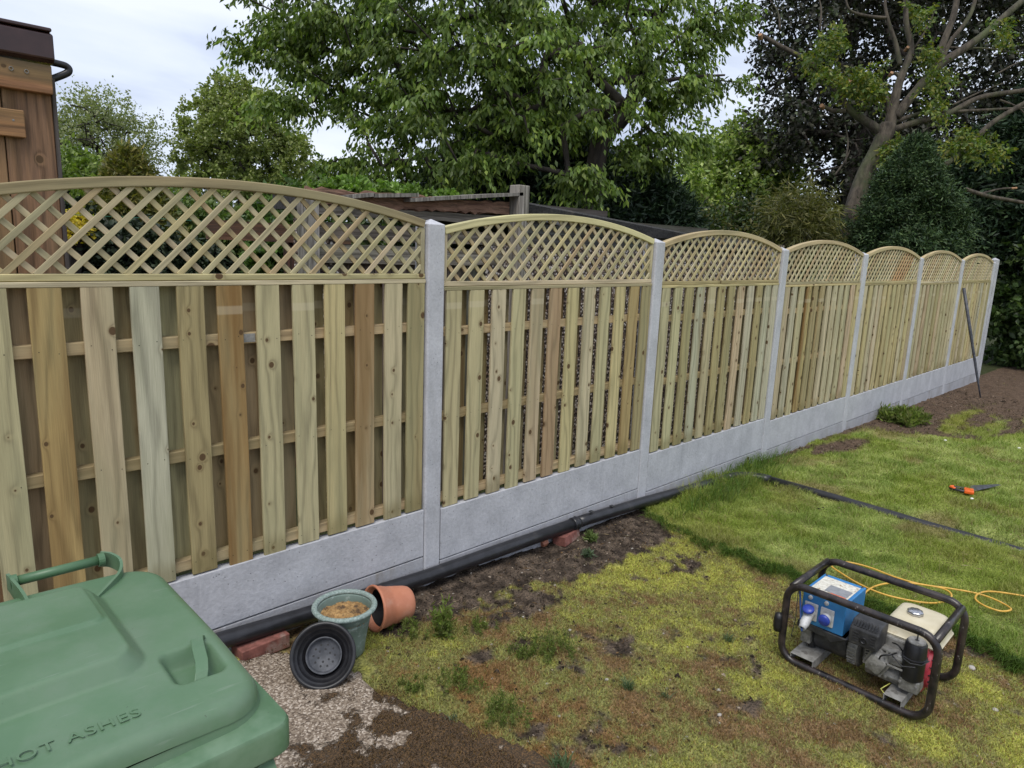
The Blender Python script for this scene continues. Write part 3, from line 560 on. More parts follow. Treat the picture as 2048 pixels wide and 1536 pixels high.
for k in range(7):
    xa = (k - 1) * SP + 0.108; x1 = k * SP - 0.004; zt = RT[k] - 0.044; zb = GT[k] + 0.004
    root = empty('fence_panel', ((xa + x1) / 2, 0.04, zb)); tag(root, panel_lab[k], 'fence panel', 'board panels of the new fence')
    far = k > 3
    for i in range(12):
        cx = xa + 0.022 + i * 0.1515 + 0.0485 + rnd.uniform(-0.004, 0.004) - (0.02 if i == 11 else 0)
        tc = (front0 if k == 0 else front1 if k == 1 else None)
        t = tc[i] if tc else (rnd.choice(pool), rnd.choice([0, 0, .1, .15, .3]))
        if k == 3 and i == 3: t = (GOLD, 1.0)
        m = MB(); m.beam((cx + rnd.uniform(-.004, .004), 0.018, zb - 0.003 + rnd.uniform(-.002, .006)), (cx, 0.018, zt), 0.097, 0.014, tint=(*jit(t[0]), t[1]), seg=2 if far else 10, wob=0.0006, bow=rnd.uniform(-.0015, .0015))
        if k < 3:                                # nail heads where the board crosses the rails
            for zz_ in (zb + 0.045, zb + (zt - zb) * 0.42 + 0.012, zb + (zt - zb) * 0.81 + 0.008):
                for sx in (-0.03, 0.03):
                    qx = cx + sx + rnd.uniform(-.005, .005); qz = zz_ + rnd.uniform(-.012, .012); r_ = 0.0021
                    m.add([(qx + r_ * math.cos(a_), 0.0102, qz + r_ * math.sin(a_)) for a_ in np.linspace(0, 6.283, 7)[:-1]], [(0, 1, 2, 3, 4, 5)], None, (0.03, 0.022, 0.018, 0))
        b = m.build('board', M['wood'], root); bevel(b, 0.0015, 1)
    for i in range(12):                          # boards nailed to the back of the rails, one behind each gap
        cx = xa + 0.022 + i * 0.1515 - 0.027 + 0.151
        w = 0.097
        if i == 11: cx -= 0.03
        if cx + w / 2 > x1: w = 0.06
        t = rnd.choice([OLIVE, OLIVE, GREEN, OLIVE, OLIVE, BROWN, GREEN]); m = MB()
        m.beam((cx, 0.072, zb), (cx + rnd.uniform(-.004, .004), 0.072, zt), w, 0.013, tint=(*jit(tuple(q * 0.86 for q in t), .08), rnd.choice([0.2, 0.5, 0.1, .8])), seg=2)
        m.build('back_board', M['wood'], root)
    hz = zt - zb; zr = [zb + 0.045, zb + hz * 0.42 + 0.012, zb + hz * 0.81 + 0.008]
    for z in zr:
        m = MB(); m.beam((xa, 0.0455, z), (x1, 0.0455, z + rnd.uniform(-.004, .004)), 0.044, 0.039, tint=(0.44, 0.33, 0.19, 0.15), seg=6, wob=0.0005); bevel(m.build('rail', M['wood'], root), 0.002, 1)
    m = MB(); m.beam((xa, 0.040, zt + 0.0095), (x1, 0.040, zt + 0.0095), 0.018, 0.060, tint=(*jit(PALE if k < 2 else YEL), 0.05), seg=3); bevel(m.build('top_rail', M['wood'], root), 0.002, 1)
    if k < 2:                                    # small galvanised maker's plate on the upper rail
        px = aty(498, 664, 0.018) if k == 0 else aty(1114, 642, 0.018); m = MB(); m.box((px[0] - 0.028, 0.0235, zr[2] - 0.017), (px[0] + 0.028, 0.0259, zr[2] + 0.017)); pl = m.build('metal_tag', M['galv'], root); bevel(pl, 0.004, 2)
    # trellis
    tr = empty('trellis', ((xa + x1) / 2, 0.04, zt + 0.02)); tag(tr, tre_lab[k], 'trellis', 'arched trellis toppers'); zr0 = zt + 0.0205; zr1 = RT[k]
    m = MB(); m.beam((xa, 0.036, (zr0 + zr1) / 2), (x1, 0.036, (zr0 + zr1) / 2), zr1 - zr0, 0.040, tint=(*jit(YEL if k % 2 == 0 else PALE), 0.05), seg=3); bevel(m.build('bottom_rail', M['wood'], tr), 0.0025, 1)
    hs = (x1 - xa) / 2; rise = AP[k] - AE[k]; rad = (hs * hs + rise * rise) / (2 * rise); xc = (xa + x1) / 2; zc = AP[k] - rad; th = 0.036
    def arc(x, dr=0.0): return zc + np.sqrt((rad - dr) ** 2 - (x - xc) ** 2)
    m = MB(); V = []; G = []; F = []; n = 28; o3 = rnd.uniform(0, 30)
    for i in range(n + 1):
        a = -math.asin(hs / rad) + 2 * math.asin(hs / rad) * i / n
        for (dr, y) in ((0, 0.014), (0, 0.058), (th, 0.058), (th, 0.014)):
            V.append((xc + (rad - dr) * math.sin(a), y, zc + (rad - dr) * math.cos(a))); G.append((o3 + dr, y, o3 + a * rad))
    for i in range(n):
        for q in range(4): q2 = (q + 1) % 4; F.append((i * 4 + q, i * 4 + 4 + q, i * 4 + 4 + q2, i * 4 + q2))
    F += [(0, 1, 2, 3), (n * 4 + 3, n * 4 + 2, n * 4 + 1, n * 4)]
    m.add(V, F, G, (*jit((0.31, 0.245, 0.14) if k == 0 else (0.48, 0.39, 0.22) if k != 1 else (0.53, 0.48, 0.27)), 0.12)); bevel(m.build('arch_rail', M['lath'], tr), 0.004, 2, 50)
    for sx in (xa + 0.012, x1 - 0.012):
        m = MB(); m.beam((sx, 0.038, zr1), (sx, 0.038, float(arc(sx)) - th - 0.001), 0.022, 0.036, tint=(*jit(PALE), .05)); bevel(m.build('stile', M['wood'], tr), 0.0015, 1)
    m = MB(); step = 0.0885; base = [(0.42, 0.38, 0.23), (0.46, 0.40, 0.25), (0.40, 0.31, 0.18), (0.44, 0.38, 0.21), (0.48, 0.41, 0.27)]
    for s, yy in ((1, 0.0255), (-1, 0.0345)):
        j = -12
        while j < 34:
            xb = xa + 0.03 + j * step; pts = []
            for u in np.linspace(0, 0.36, 73):   # walk up the lath and keep what lies inside the arch
                xx = xb + s * u; zz = zr1 + u
                if xa + 0.02 < xx < x1 - 0.02 and zz < float(arc(min(max(xx, xa), x1), th)) + 0.006: pts.append((xx, zz))
            if len(pts) > 2:
                a, b = pts[0], pts[-1]; t = rnd.choice(base)
                if k == 4 and 9 < j < 15: t = (0.42, 0.27, 0.14)
                m.beam((a[0] - s * 0.004, yy, a[1] - 0.004), (b[0] + s * 0.003, yy, b[1] + 0.003), 0.0198, 0.0088, tint=(*jit(t, .04), 0.1))
            j += 1
    bevel(m.build('lattice', M['lath'], tr), 0.0008, 1)

# ------------------------------------------------------------------ black pipe with its coupling and bend
def pipe():
    root = empty('drain_pipe', (0, -0.04, 0.05)); tag(root, 'long black plastic drain pipe lying along the foot of the fence, turning into the lawn', 'drain pipe'); r = 0.0365
    def on(px, py, Y): return aty(px, py, Y)
    P = [on(440, 1282, -.042), on(600, 1234, -.042), on(850, 1154, -.040), on(1000, 1100, -.040), on(1150, 1047, -.041)]
    m = MB(); m.tube([(-3.4, -.042, P[0][2] + 0.05), (-2.0, -.042, P[0][2] + 0.02)] + P, r, 24); m.build('pipe_length', M['pipe'], root, sm=True)
    Q = [on(1175, 1038, -.041), on(1290, 1003, -.045), on(1370, 981, -.055), (2.72, -0.07, 0.004), (3.0, -0.085, -0.004)]
    m = MB(); m.tube([P[-1] + (0.02, 0, 0)] + Q, r, 24); m.build('pipe_length', M['pipe'], root, sm=True)
    e = P[-1]; m = MB(); ax = Matrix.Translation((e[0] - 0.03, e[1], e[2] + 0.001)) @ Matrix.Rotation(R(92), 4, 'Y')
    m.lathe([(r, 0), (r + .005, 0.003), (r + .005, 0.02), (r + .003, 0.023), (r + .003, 0.03), (r + .007, 0.034), (r + .007, 0.044), (r + .002, 0.048), (r, 0.07)], 28, ax); m.build('coupling', M['pipe'], root, sm=True)
    pts = []
    for i in range(9): a = R(90 * i / 8); pts.append((3.0 + 0.24 * math.sin(a) + 0.02 * (i / 8), -0.085 - 0.24 * (1 - math.cos(a)), -0.004 - 0.004 * i / 8))
    m = MB(); m.tube(pts, r + .002, 20); m.build('bend', M['pipe'], root, sm=True)
    m = MB(); m.tube([(3.26, -0.32, -0.012), (3.27, -0.7, -0.016), (3.27, -1.1, -0.022), (3.285, -1.45, -0.036), (3.31, -1.9, -0.048), (3.34, -2.4, -0.07)], r, 18); m.build('pipe_length', M['pipe'], root, sm=True)
    for px, py in ((1183, 1024), (1224, 1013)): p = on(px, py, -.05); m = MB(); m.box((p[0] - .012, -0.06, p[2] + .0), (p[0] + 0.014, -0.035, p[2] + 0.006)); m.build('clip', M['darkm'], root)
pipe()
def brick(px, py, yaw, lab, roll=0, sz=(0.213, 0.10, 0.064), dz=0.0, dy=0.045):
    p = gnd(px, py); m = MB(); a = [q / 2 for q in sz]; T = Matrix.Rotation(R(yaw), 4, 'Z') @ Matrix.Rotation(R(roll), 4, 'X')
    m.box((-a[0], -a[1], -a[2]), (a[0], a[1], a[2]), M=Matrix.Translation((p[0], p[1] + dy, p[2] + a[2] * 0.9 + dz)) @ T); o = m.build('brick', M['brick']); bevel(o, 0.004, 2); tag(o, lab, 'brick', 'bricks propping the pipe')
brick(532, 1306, 2, 'red brick propping the black pipe behind the black pot', dz=-0.012)
brick(1143, 1086, 12, 'broken red brick propping the pipe beside its coupling', roll=-8, sz=(0.19, 0.09, 0.062))

# ------------------------------------------------------------------ wheelie bin
def bin_():
    zt = 1.078; root = empty('wheelie_bin', (-1.91, -1.45, float(gz(-1.9)))); tag(root, 'green plastic wheelie bin with closed lid in the bottom left corner', 'wheelie bin')
    X0, X1, Y0, Y1 = -2.21, -1.606, -1.705, -1.135
    # lid as a moulded sheet
    s = 0.0036; gx = np.arange(X0, X1 + s / 2, s); gy = np.arange(Y0, Y1 + s / 2, s); U, W = np.meshgrid(gx, gy); xc, yc = (X0 + X1) / 2, (Y0 + Y1) / 2
    def rr(x, y, x0, x1, y0, y1, r):
        qx = np.abs(x - (x0 + x1) / 2) - (x1 - x0) / 2 + r; qy = np.abs(y - (y0 + y1) / 2) - (y1 - y0) / 2 + r
        return np.minimum(np.maximum(qx, qy), 0) + np.hypot(np.maximum(qx, 0), np.maximum(qy, 0)) - r
    Lx = 2 * xc - (-1.760)
    h = 0.010 * (1 - ((U - xc) / 0.3) ** 2) - 0.02 * sst(-1.45, Y0, W) * 0.6
    d = rr(U, W, Lx, -1.760, -1.523, -1.235, 0.028); h = h + 0.028 * np.clip(1 - d / 0.024, 0, 1)
    d2 = rr(U, W, Lx + 0.005, -1.768, -1.395, -1.24, 0.015); h = h + 0.005 * sst(0.004, -0.001, d2)
    for cx in (-1.682, 2 * xc + 1.682):
        dr = rr(U, W, cx - 0.040, cx + 0.044, -1.610, -1.512, 0.018); h = h - 0.030 * sst(0.003, -0.018, dr)
    de = -rr(U, W, X0, X1, Y0, Y1, 0.075); e = 0.024
    t = np.clip(1 - de / e, 0, 1); h = h - 0.030 * (1 - np.sqrt(np.maximum(0, 1 - t * t)))
    # pull points outside the rounded outline back onto it so that the corners are round
    out = de < 0; nxx = np.gradient(de, s, axis=1); nyy = np.gradient(de, s, axis=0); ln = np.hypot(nxx, nyy) + 1e-6
    U2 = np.where(out, U - de * nxx / ln, U); W2 = np.where(out, W - de * nyy / ln, W); Zl = zt + h
    V = np.stack([U2, W2, Zl], -1).reshape(-1, 3); idx = np.arange(U.size).reshape(U.shape)
    keep = ~(out[:-1, :-1] & out[:-1, 1:] & out[1:, 1:] & out[1:, :-1])
    F = np.stack([idx[:-1, :-1], idx[:-1, 1:], idx[1:, 1:], idx[1:, :-1]], -1)[keep]
    lid = rawmesh('lid', V, F4=F, mat=M['binlid'], parent=root, loc=(xc, yc, zt - 0.03), smooth=True)
    ring = lambda inset, r, z, oy=0: [(p[0], p[1], z) for p in rrect(X0 + inset, Y0 + inset, X1 - inset, Y1 - inset, r, 8)]
    def skirt(rings, name, mat, par):
        m = MB(); n = len(rings[0]); V = [p for r_ in rings for p in r_]; F = []
        for i in range(len(rings) - 1):
            for k in range(n): k2 = (k + 1) % n; F.append((i * n + k2, i * n + k, (i + 1) * n + k, (i + 1) * n + k2))
        m.add(V, F); return m.build(name, mat, par, sm=True)
    zz = zt - 0.029
    def rg(inset, r, dz): return [(p[0], p[1], zz - 0.006 * float(sst(-1.45, Y0, p[1])) * 1.9 + dz) for p in rrect(X0 + inset, Y0 + inset, X1 - inset, Y1 - inset, r, 8)]
    sk = skirt([rg(0.0015, 0.075, 0.004), rg(0, 0.075, -0.004), rg(-0.002, 0.077, -0.010), rg(-0.0022, 0.077, -0.0115), rg(0.004, 0.072, -0.014), rg(0.004, 0.072, -0.030), rg(0.012, 0.066, -0.033)], 'lid_rim', M['binlid'], lid)
    # body: rim flange, then the tapering tub with side ribs
    bx0, bx1, by0, by1 = -2.232, -1.588, -1.742, -1.13
    def br(i, r, z): return [(p[0], p[1], z) for p in rrect(bx0 + i, by0 + i, bx1 - i, by1 - i, r, 6)]
    def bt(f, r, z, i=0): return [(xc + (p[0] - xc) * f, -1.46 + (p[1] + 1.46) * f, z) for p in rrect(bx0 + 0.02 + i, by0 + 0.02 + i, bx1 - 0.02 - i, by1 - 0.02 - i, r, 6)]
    gb = float(gz(-1.9))
    b = skirt([br(0.075, 0.03, 1.030), br(0.012, 0.030, 1.026), br(0.003, 0.030, 1.0235), br(0, 0.030, 1.018), br(0, 0.03, 0.975), br(0.004, 0.03, 0.970), br(0.022, 0.028, 0.968), bt(0.995, 0.03, 0.962), bt(0.985, 0.03, 0.90), bt(0.93, 0.04, 0.55), bt(0.85, 0.05, gb + 0.05), bt(0.82, 0.05, gb + 0.03)], 'body', M['binbody'], root)
    b.modifiers.new('edge', 'EDGE_SPLIT').split_angle = R(38)
    m = MB()                                    # moulded wedge ribs below the front corner
    for xx in (bx1 - 0.003,):
        m.add([(-1.70, by0 + 0.018, 0.955), (-1.620, by0 + 0.015, 0.962), (-1.620, by0 + 0.001, 0.948), (-1.95, by0 + 0.006, 0.905), (-1.625, by0 + 0.016, 0.925), (-1.95, by0 + 0.019, 0.895), (-1.95, by0 + 0.019, 0.925)], [(1, 2, 3, 6), (2, 4, 5, 3)])
    m.build('rib', M['binbody'], b)
    for sx in (-1, 1):                          # strap grips over the two front recesses
        cx = -1.668 if sx == 1 else 2 * xc + 1.668; m = MB(); P = [(-1.616, 1.056), (-1.612, 1.068), (-1.600, 1.079), (-1.580, 1.086), (-1.545, 1.092), (-1.518, 1.093), (-1.506, 1.086), (-1.500, 1.060)]
        V = []; F = []
        for i, (y, z) in enumerate(P):
            xo = 0.052 * (i / 7 - 0.5) * sx; 
            for (dx, dzz) in ((-0.0105, 0), (0.0105, 0), (0.0105, -0.006), (-0.0105, -0.006)): V.append((cx + xo + dx, y, z + dzz))
        for i in range(len(P) - 1):
            for q in range(4): q2 = (q + 1) % 4; F.append((i * 4 + q, i * 4 + q2, i * 4 + 4 + q2, i * 4 + 4 + q))
        m.add(V, F); g = m.build('strap_grip', M['binlid'], lid); bevel(g, 0.002, 2, 40)
    for k, sg in ((0, 1), (2 * xc, -1)):         # rear handles: bar between thin curved cheeks
        xa, xb = sorted((k + sg * -1.862, k + sg * -1.698)); yb_, zb_ = -1.116, 1.106
        m = MB(); m.tube([(xa, yb_, zb_), (xb, yb_, zb_)], 0.0098, 16); m.build('handle_bar', M['binbody'], root, sm=True)
        for path in ([(-1.862, -1.098, 1.118), (-1.858, -1.130, 1.116), (-1.850, -1.175, 1.104), (-1.846, -1.250, 1.090)], [(-1.700, -1.100, 1.117), (-1.684, -1.116, 1.115), (-1.674, -1.142, 1.107), (-1.686, -1.178, 1.098), (-1.724, -1.222, 1.092), (-1.762, -1.262, 1.087)]):
            Q = spline([(k + sg * p[0], p[1], p[2]) for p in path], 6); m = MB(); V = []; F = []
            for i, q in enumerate(Q):
                d = Q[min(i + 1, len(Q) - 1)] - Q[max(i - 1, 0)]; nn = np.array([d[1], -d[0], 0]); nn /= np.linalg.norm(nn)
                lo = 1.072 if q[1] < -1.15 else 1.072 + 0.012 * min(1, (q[1] + 1.15) / 0.04)
                for (o_, z_) in ((-0.0028, lo), (0.0028, lo), (0.0028, q[2]), (-0.0028, q[2])): V.append((q[0] + nn[0] * o_, q[1] + nn[1] * o_, z_))
            n = len(Q); F = [(i * 4 + j, i * 4 + (j + 1) % 4, i * 4 + 4 + (j + 1) % 4, i * 4 + 4 + j) for i in range(n - 1) for j in range(4)] + [(3, 2, 1, 0), (n * 4 - 4, n * 4 - 3, n * 4 - 2, n * 4 - 1)]
            m.add(V, F); m.build('handle_cheek', M['binlid'], root)
        for xx in (xa + 0.006, xb - 0.006): m = MB(); m.tube([(xx - 0.006, yb_, zb_), (xx + 0.006, yb_, zb_)], 0.0138, 16); m.build('handle_boss', M['binbody'], root)
    def text(body, x, y, z, size, rot, ext=0.0012):
        cu = bpy.data.curves.new('lettering', 'FONT'); cu.body = body; cu.size = size; cu.extrude = ext; cu.bevel_depth = 0.00015; cu.space_character = 1.12; cu.align_x = 'RIGHT'
        tmp = bpy.data.objects.new('lettering', cu); me = bpy.data.meshes.new_from_object(tmp); bpy.data.objects.remove(tmp)
        me.materials.append(M['binlid']); o = bpy.data.objects.new('lettering', me); link(o, lid, (x, y, z)); o.rotation_euler = (0, 0, R(rot)); return o
    hz = lambda x, y: float(zt + 0.010 * (1 - ((x - xc) / 0.3) ** 2) - 0.012 * sst(-1.45, Y0, y))
    o = text('NO HOT ASHES', -1.784, -1.648, hz(-1.88, -1.63) - 0.0006, 0.031, 0.5, 0.0003); o.scale = (1.02, 1, 1); o.rotation_euler = (R(-1.4), R(1.6), R(0.5))
    o = text('12765', -1.838, -1.446, hz(-1.86, -1.44) + 0.0236, 0.022, 0, 0.0004)
    m = MB()                                    # axle and wheels at the back foot
    m.tube([(-2.17, -1.12, gb + 0.10), (-1.65, -1.12, gb + 0.10)], 0.01, 10); m.build('axle', M['darkm'], root)
    for xx in (-2.16, -1.66):
        m = MB(); m.lathe([(0.02, -0.02), (0.085, -0.02), (0.1, -0.012), (0.1, 0.012), (0.085, 0.02), (0.02, 0.02)], 28, Matrix.Translation((xx, -1.12, gb + 0.10)) @ Matrix.Rotation(R(90), 4, 'Y')); m.build('wheel', M['darkm'], root, sm=True)
bin_()

# ------------------------------------------------------------------ pots
def pots():
    # sage planter of sand
    c = np.array([-0.640, -0.292]); z0 = float(gz(c[0])) + 0.002; T = Matrix.Translation((c[0], c[1], z0)) @ Matrix.Diagonal((0.97, 0.97, 0.90, 1))
    root = empty('plant_pot', (c[0], c[1], z0)); tag(root, 'sage green plastic planter standing upright, part filled with sand', 'plant pot')
    m = MB(); m.lathe([(0.0, 0.0), (0.078, 0.0), (0.084, 0.006), (0.090, 0.06), (0.100, 0.12), (0.110, 0.17), (0.1125, 0.178), (0.1095, 0.182), (0.1135, 0.186), (0.1165, 0.205), (0.118, 0.222), (0.115, 0.228), (0.112, 0.222), (0.105, 0.16), (0.095, 0.1)], 64, T); m.build('planter', M['sage'], root, sm=True)
    m = MB(); pr = [];
    for i in range(13): a = R(-60 + 300 * i / 12); pr.append((0.1275 + 0.0125 * math.cos(a), 0.235 + 0.0115 * math.sin(a)))
    m.lathe(pr + [(0.112, 0.222)], 64, T); m.build('rim', M['sagerim'], root, sm=True)
    gx = np.linspace(-0.115, 0.115, 70); A, B = np.meshgrid(gx, gx); rr_ = np.hypot(A, B); Zs = z0 + 0.172 + 0.02 * (1 - (rr_ / 0.11) ** 2) + 0.020 * (fbm(A * 26, B * 26, 3) - 0.5) + 0.014 * (fbm(A * 110, B * 110, 9) - 0.5)
    ix = np.arange(A.size).reshape(A.shape); q = (rr_ < 0.112); q = q[:-1, :-1] & q[1:, 1:] & q[:-1, 1:] & q[1:, :-1]; F = np.stack([ix[:-1, :-1], ix[:-1, 1:], ix[1:, 1:], ix[1:, :-1]], -1)[q]
    o = rawmesh('sand', np.stack([A + c[0], B + c[1], Zs], -1), F4=F, mat=M['sand'], loc=(c[0], c[1], z0 + 0.17), smooth=True); tag(o, 'damp sand and shavings in the sage green planter', 'sand')
    # terracotta pot on its side
    root = empty('plant_pot', (-0.36, -0.19, float(gz(-0.36)))); tag(root, 'terracotta coloured plastic pot lying on its side', 'plant pot')
    mouth = np.array([-0.452, -0.222, 0.156]); ax = np.array([0.95, -0.10, -0.13]); ax /= np.linalg.norm(ax)
    T = Matrix.Translation(mouth) @ Vector(ax).to_track_quat('Z', 'Y').to_matrix().to_4x4() @ Matrix.Diagonal((0.95, 0.95, 0.93, 1))
    m = MB(); m.lathe([(0.088, 0.03), (0.098, 0.0), (0.108, -0.004), (0.110, 0.004), (0.107, 0.014), (0.100, 0.022), (0.099, 0.045), (0.0965, 0.047), (0.096, 0.056), (0.0945, 0.058), (0.094, 0.066), (0.0925, 0.068), (0.092, 0.08), (0.088, 0.12), (0.083, 0.165), (0.078, 0.185), (0.070, 0.195), (0.0, 0.197)], 56, T); m.build('pot_wall', M['terra'], root, sm=True)
    m = MB(); m.lathe([(0.099, 0.004), (0.088, 0.08), (0.078, 0.175), (0.0, 0.18)], 40, T); m.build('shaded_interior', M['blackpot'], root, sm=True)  # black inner wall: shade inside the open mouth put into its colour
    # black pot tilted against the planter, drain holes showing
    root = empty('plant_pot', (-0.77, -0.36, float(gz(-0.77)))); tag(root, 'black round pot tipped towards the camera with a grey holed base inside', 'plant pot')
    ctr = atz(646, 1311, 0.172); ax = np.array([-0.47, -0.68, 0.52]); ax /= np.linalg.norm(ax)
    T = Matrix.Translation(ctr) @ Vector(ax).to_track_quat('Z', 'Y').to_matrix().to_4x4() @ Matrix.Diagonal((1.13, 1.13, 0.85, 1))
    m = MB(); m.lathe([(0.058, -0.072), (0.074, -0.05), (0.0755, -0.047), (0.0795, -0.046), (0.088, -0.020), (0.0895, -0.017), (0.0935, -0.016), (0.099, 0.0), (0.103, 0.006), (0.112, 0.005), (0.1135, -0.003), (0.107, -0.012), (0.103, -0.016), (0.096, -0.05), (0.08, -0.1), (0.0, -0.102)], 72, T); m.build('saucer_wall', M['blackpot'], root, sm=True)
    m = MB(); m.lathe([(0.0, -0.068), (0.052, -0.068), (0.0545, -0.062), (0.058, -0.040), (0.062, -0.038), (0.063, -0.043), (0.060, -0.07)], 48, T); b = m.build('grey_base', M['greypot'], root, sm=True)
    m = MB()
    hs = [(0.021, a) for a in range(20, 380, 60)] + [(0.037, a) for a in range(0, 360, 36)]
    for r_, a in hs: T2 = T @ Matrix.Translation((r_ * math.cos(R(a)), r_ * math.sin(R(a)), -0.0672)); m.lathe([(0.0, 0), (0.0038, 0), (0.0038, -0.002)], 12, T2)
    m.build('drain_hole', M['blackpot'], b)
    p = gnd(1083, 1092); m = MB(); m.tube([p + (0, 0, 0.012), p + np.array((0.03, 0.0, 0.02)), p + np.array((0.06, 0.02, 0.012))], [0.02, 0.026, 0.012], 7); tag(m.build('pot_shard', M['terra']), 'small orange terracotta shard on the soil by the pipe', 'shard')
pots()

# ------------------------------------------------------------------ generator
def generator():
    gx0, gx1, ya, yb, z0, z1 = 0.862, 1.250, -1.500, -2.118, 0.004, 0.362
    root = empty('generator', (1.05, -1.81, -0.012)); tag(root, 'portable petrol generator in a chipped black tubular frame on the moss', 'generator')
    fr = empty  # frame: two rounded loops joined at the corners
    m = MB(); r = 0.0163
    for gx in (gx0, gx1):
        pts = [(gx, p[0], p[1]) for p in rrect(yb, z0, ya, z1, 0.075, 7)]; m.tube(pts, r, 14, closed=True)
    for y, z in ((ya - 0.02, z1 - 0.012), (yb + 0.018, z1 - 0.018)): m.tube([(gx0, y, z), (gx1, y, z)], r, 14)
    m.build('frame', M['frame'], root, sm=True)
    for yc, w in ((-1.600, 0.105), (-1.985, 0.072)):
        m = MB(); h = 0.046; zt = 0.046; m.prism([(yc - w / 2, zt), (yc + w / 2, zt), (yc + w / 2, zt - h), (yc + w / 2 - 0.004, zt - h), (yc + w / 2 - 0.004, zt - 0.004), (yc - w / 2 + 0.004, zt - 0.004), (yc - w / 2 + 0.004, zt - h), (yc - w / 2, zt - h)], 'x', gx0 - 0.004, gx1 + 0.004); bevel(m.build('base_channel', M['galv'], root), 0.002, 2)
    # control box
    bx0, bx1, b0, b1, bz0, bz1 = 0.900, 1.135, -1.555, -1.745, 0.190, 0.338
    m = MB(); m.box((bx0, b1, bz0), (bx1, b0, bz1)); box = m.build('control_box', M['blue'], root); bevel(box, 0.004, 3)
    m = MB(); m.box((bx0 + 0.035, b1 + 0.015, bz1 + 0.0006), (bx1 - 0.03, b0 - 0.015, bz1 + 0.0016)); m.build('rating_label', M['label'], box)
    m = MB(); m.box((bx0 + 0.055, b1 + 0.022, bz1 + 0.0022), (bx0 + 0.13, b0 - 0.07, bz1 + 0.0030)); m.build('label_print', M['grey'], box)
    m = MB(); m.box((bx0 + 0.040, b1 + 0.024, bz1 + 0.0022), (bx0 + 0.053, b0 - 0.10, bz1 + 0.0030)); m.build('label_stripe', plain('faded_red_print', (0.6, 0.16, 0.1), 0.6), box)
    for sx in (bx0 + 0.014, bx1 - 0.014):
        for sy in (b1 + 0.014, b0 - 0.014): m = MB(); m.lathe([(0.0, 0.0042), (0.004, 0.0035), (0.0055, 0.0)], 10, Matrix.Translation((sx, sy, bz1))); m.build('screw', M['darkm'], box, sm=True)
    for i, yy in enumerate((-1.600, -1.672)):   # two sockets on the face
        s = MB(); s.box((bx0 - 0.008, yy - 0.030, 0.212), (bx0 - 0.0002, yy + 0.030, 0.292)); sk = s.build('socket', M['white'], box); bevel(sk, 0.004, 2)
        T = Matrix.Translation((bx0 - 0.006, yy, 0.252)) @ Matrix.Rotation(R(-90 - 22), 4, 'Y'); s = MB(); s.lathe([(0.024, 0.0), (0.023, 0.030), (0.0, 0.032)], 24, T); s.build('socket_barrel', M['white'], sk, sm=True)
        if i == 0:
            s = MB(); s.lathe([(0.019, 0.02), (0.021, 0.03), (0.021, 0.068), (0.017, 0.078), (0.016, 0.092), (0.011, 0.092), (0.010, 0.084), (0, 0.084)], 20, Matrix.Translation((bx0 - 0.006, yy, 0.252)) @ Matrix.Rotation(R(-90 - 35), 4, 'Y')); s.build('plug', M['white'], sk, sm=True)
        T = Matrix.Translation((bx0 - 0.036, yy, 0.272 if i == 0 else 0.250)) @ Matrix.Rotation(R(-25 if i == 0 else -100), 4, 'Y'); s = MB(); s.lathe([(0.0, 0.010), (0.020, 0.009), (0.0255, 0.004), (0.0255, -0.004), (0.0, -0.005)], 24, T); s.build('socket_flap', M['sblue'], sk, sm=True)
        s = MB(); s.lathe([(0.0, 0.008), (0.009, 0.006), (0.010, 0.0)], 16, Matrix.Translation((bx0, yy + 0.01, 0.312)) @ Matrix.Rotation(R(-90), 4, 'Y')); s.build('reset_button', M['white'], box, sm=True)
    m = MB(); P = []
    for t in np.linspace(0, 1, 14): P.append((0.868 + 0.012 * math.sin(3 * t) - 0.055 * t * t, -1.548 - 0.055 * t + 0.012 * math.sin(t * 3.1), 0.345 - 0.155 * t + 0.01 * math.sin(t * 6)))
    m.tube(P, 0.0042, 8); m.build('plug_cable', M['bluecable'], root, sm=True)
    m = MB(); m.tube([(0.866, -1.545, 0.335), (0.868, -1.548, 0.20), (0.866, -1.538, 0.12)], 0.0018, 6); m.build('cord', M['darkm'], root)
    m = MB(); m.box((bx0 + 0.0, -1.76, 0.158), (bx1 + 0.02, -1.545, 0.188)); m.add([(0.893, -1.66, 0.188), (0.893, -1.77, 0.188), (0.893, -1.70, 0.145), (1.1, -1.66, 0.188), (1.1, -1.77, 0.188), (1.1, -1.70, 0.145)], [(0, 1, 2), (5, 4, 3), (0, 3, 4, 1), (1, 4, 5, 2), (2, 5, 3, 0)]); bevel(m.build('mounting_plate', M['darkm'], root), 0.002, 1)
    # alternator: drum along the frame
    T = Matrix.Translation((1.03, -1.545, 0.122)) @ Matrix.Rotation(R(90), 4, 'X')
    m = MB(); m.lathe([(0.0, 0.0), (0.070, 0.0), (0.078, 0.008), (0.078, 0.055), (0.074, 0.058), (0.078, 0.062), (0.082, 0.066), (0.082, 0.205), (0.078, 0.21), (0.0, 0.21)], 36, T); alt = m.build('alternator', M['darkm'], root, sm=True); alt.modifiers.new('e', 'EDGE_SPLIT').split_angle = R(35)
    m = MB(); m.box((0.935, -1.600, 0.075), (0.962, -1.552, 0.165)); bevel(m.build('end_cover', M['alu'], alt), 0.006, 2)
    m = MB(); m.lathe([(0.017, 0), (0.017, 0.05), (0, 0.05)], 16, Matrix.Translation((0.975, -1.595, 0.052))); m.build('rubber_mount', M['blackpot'], root)
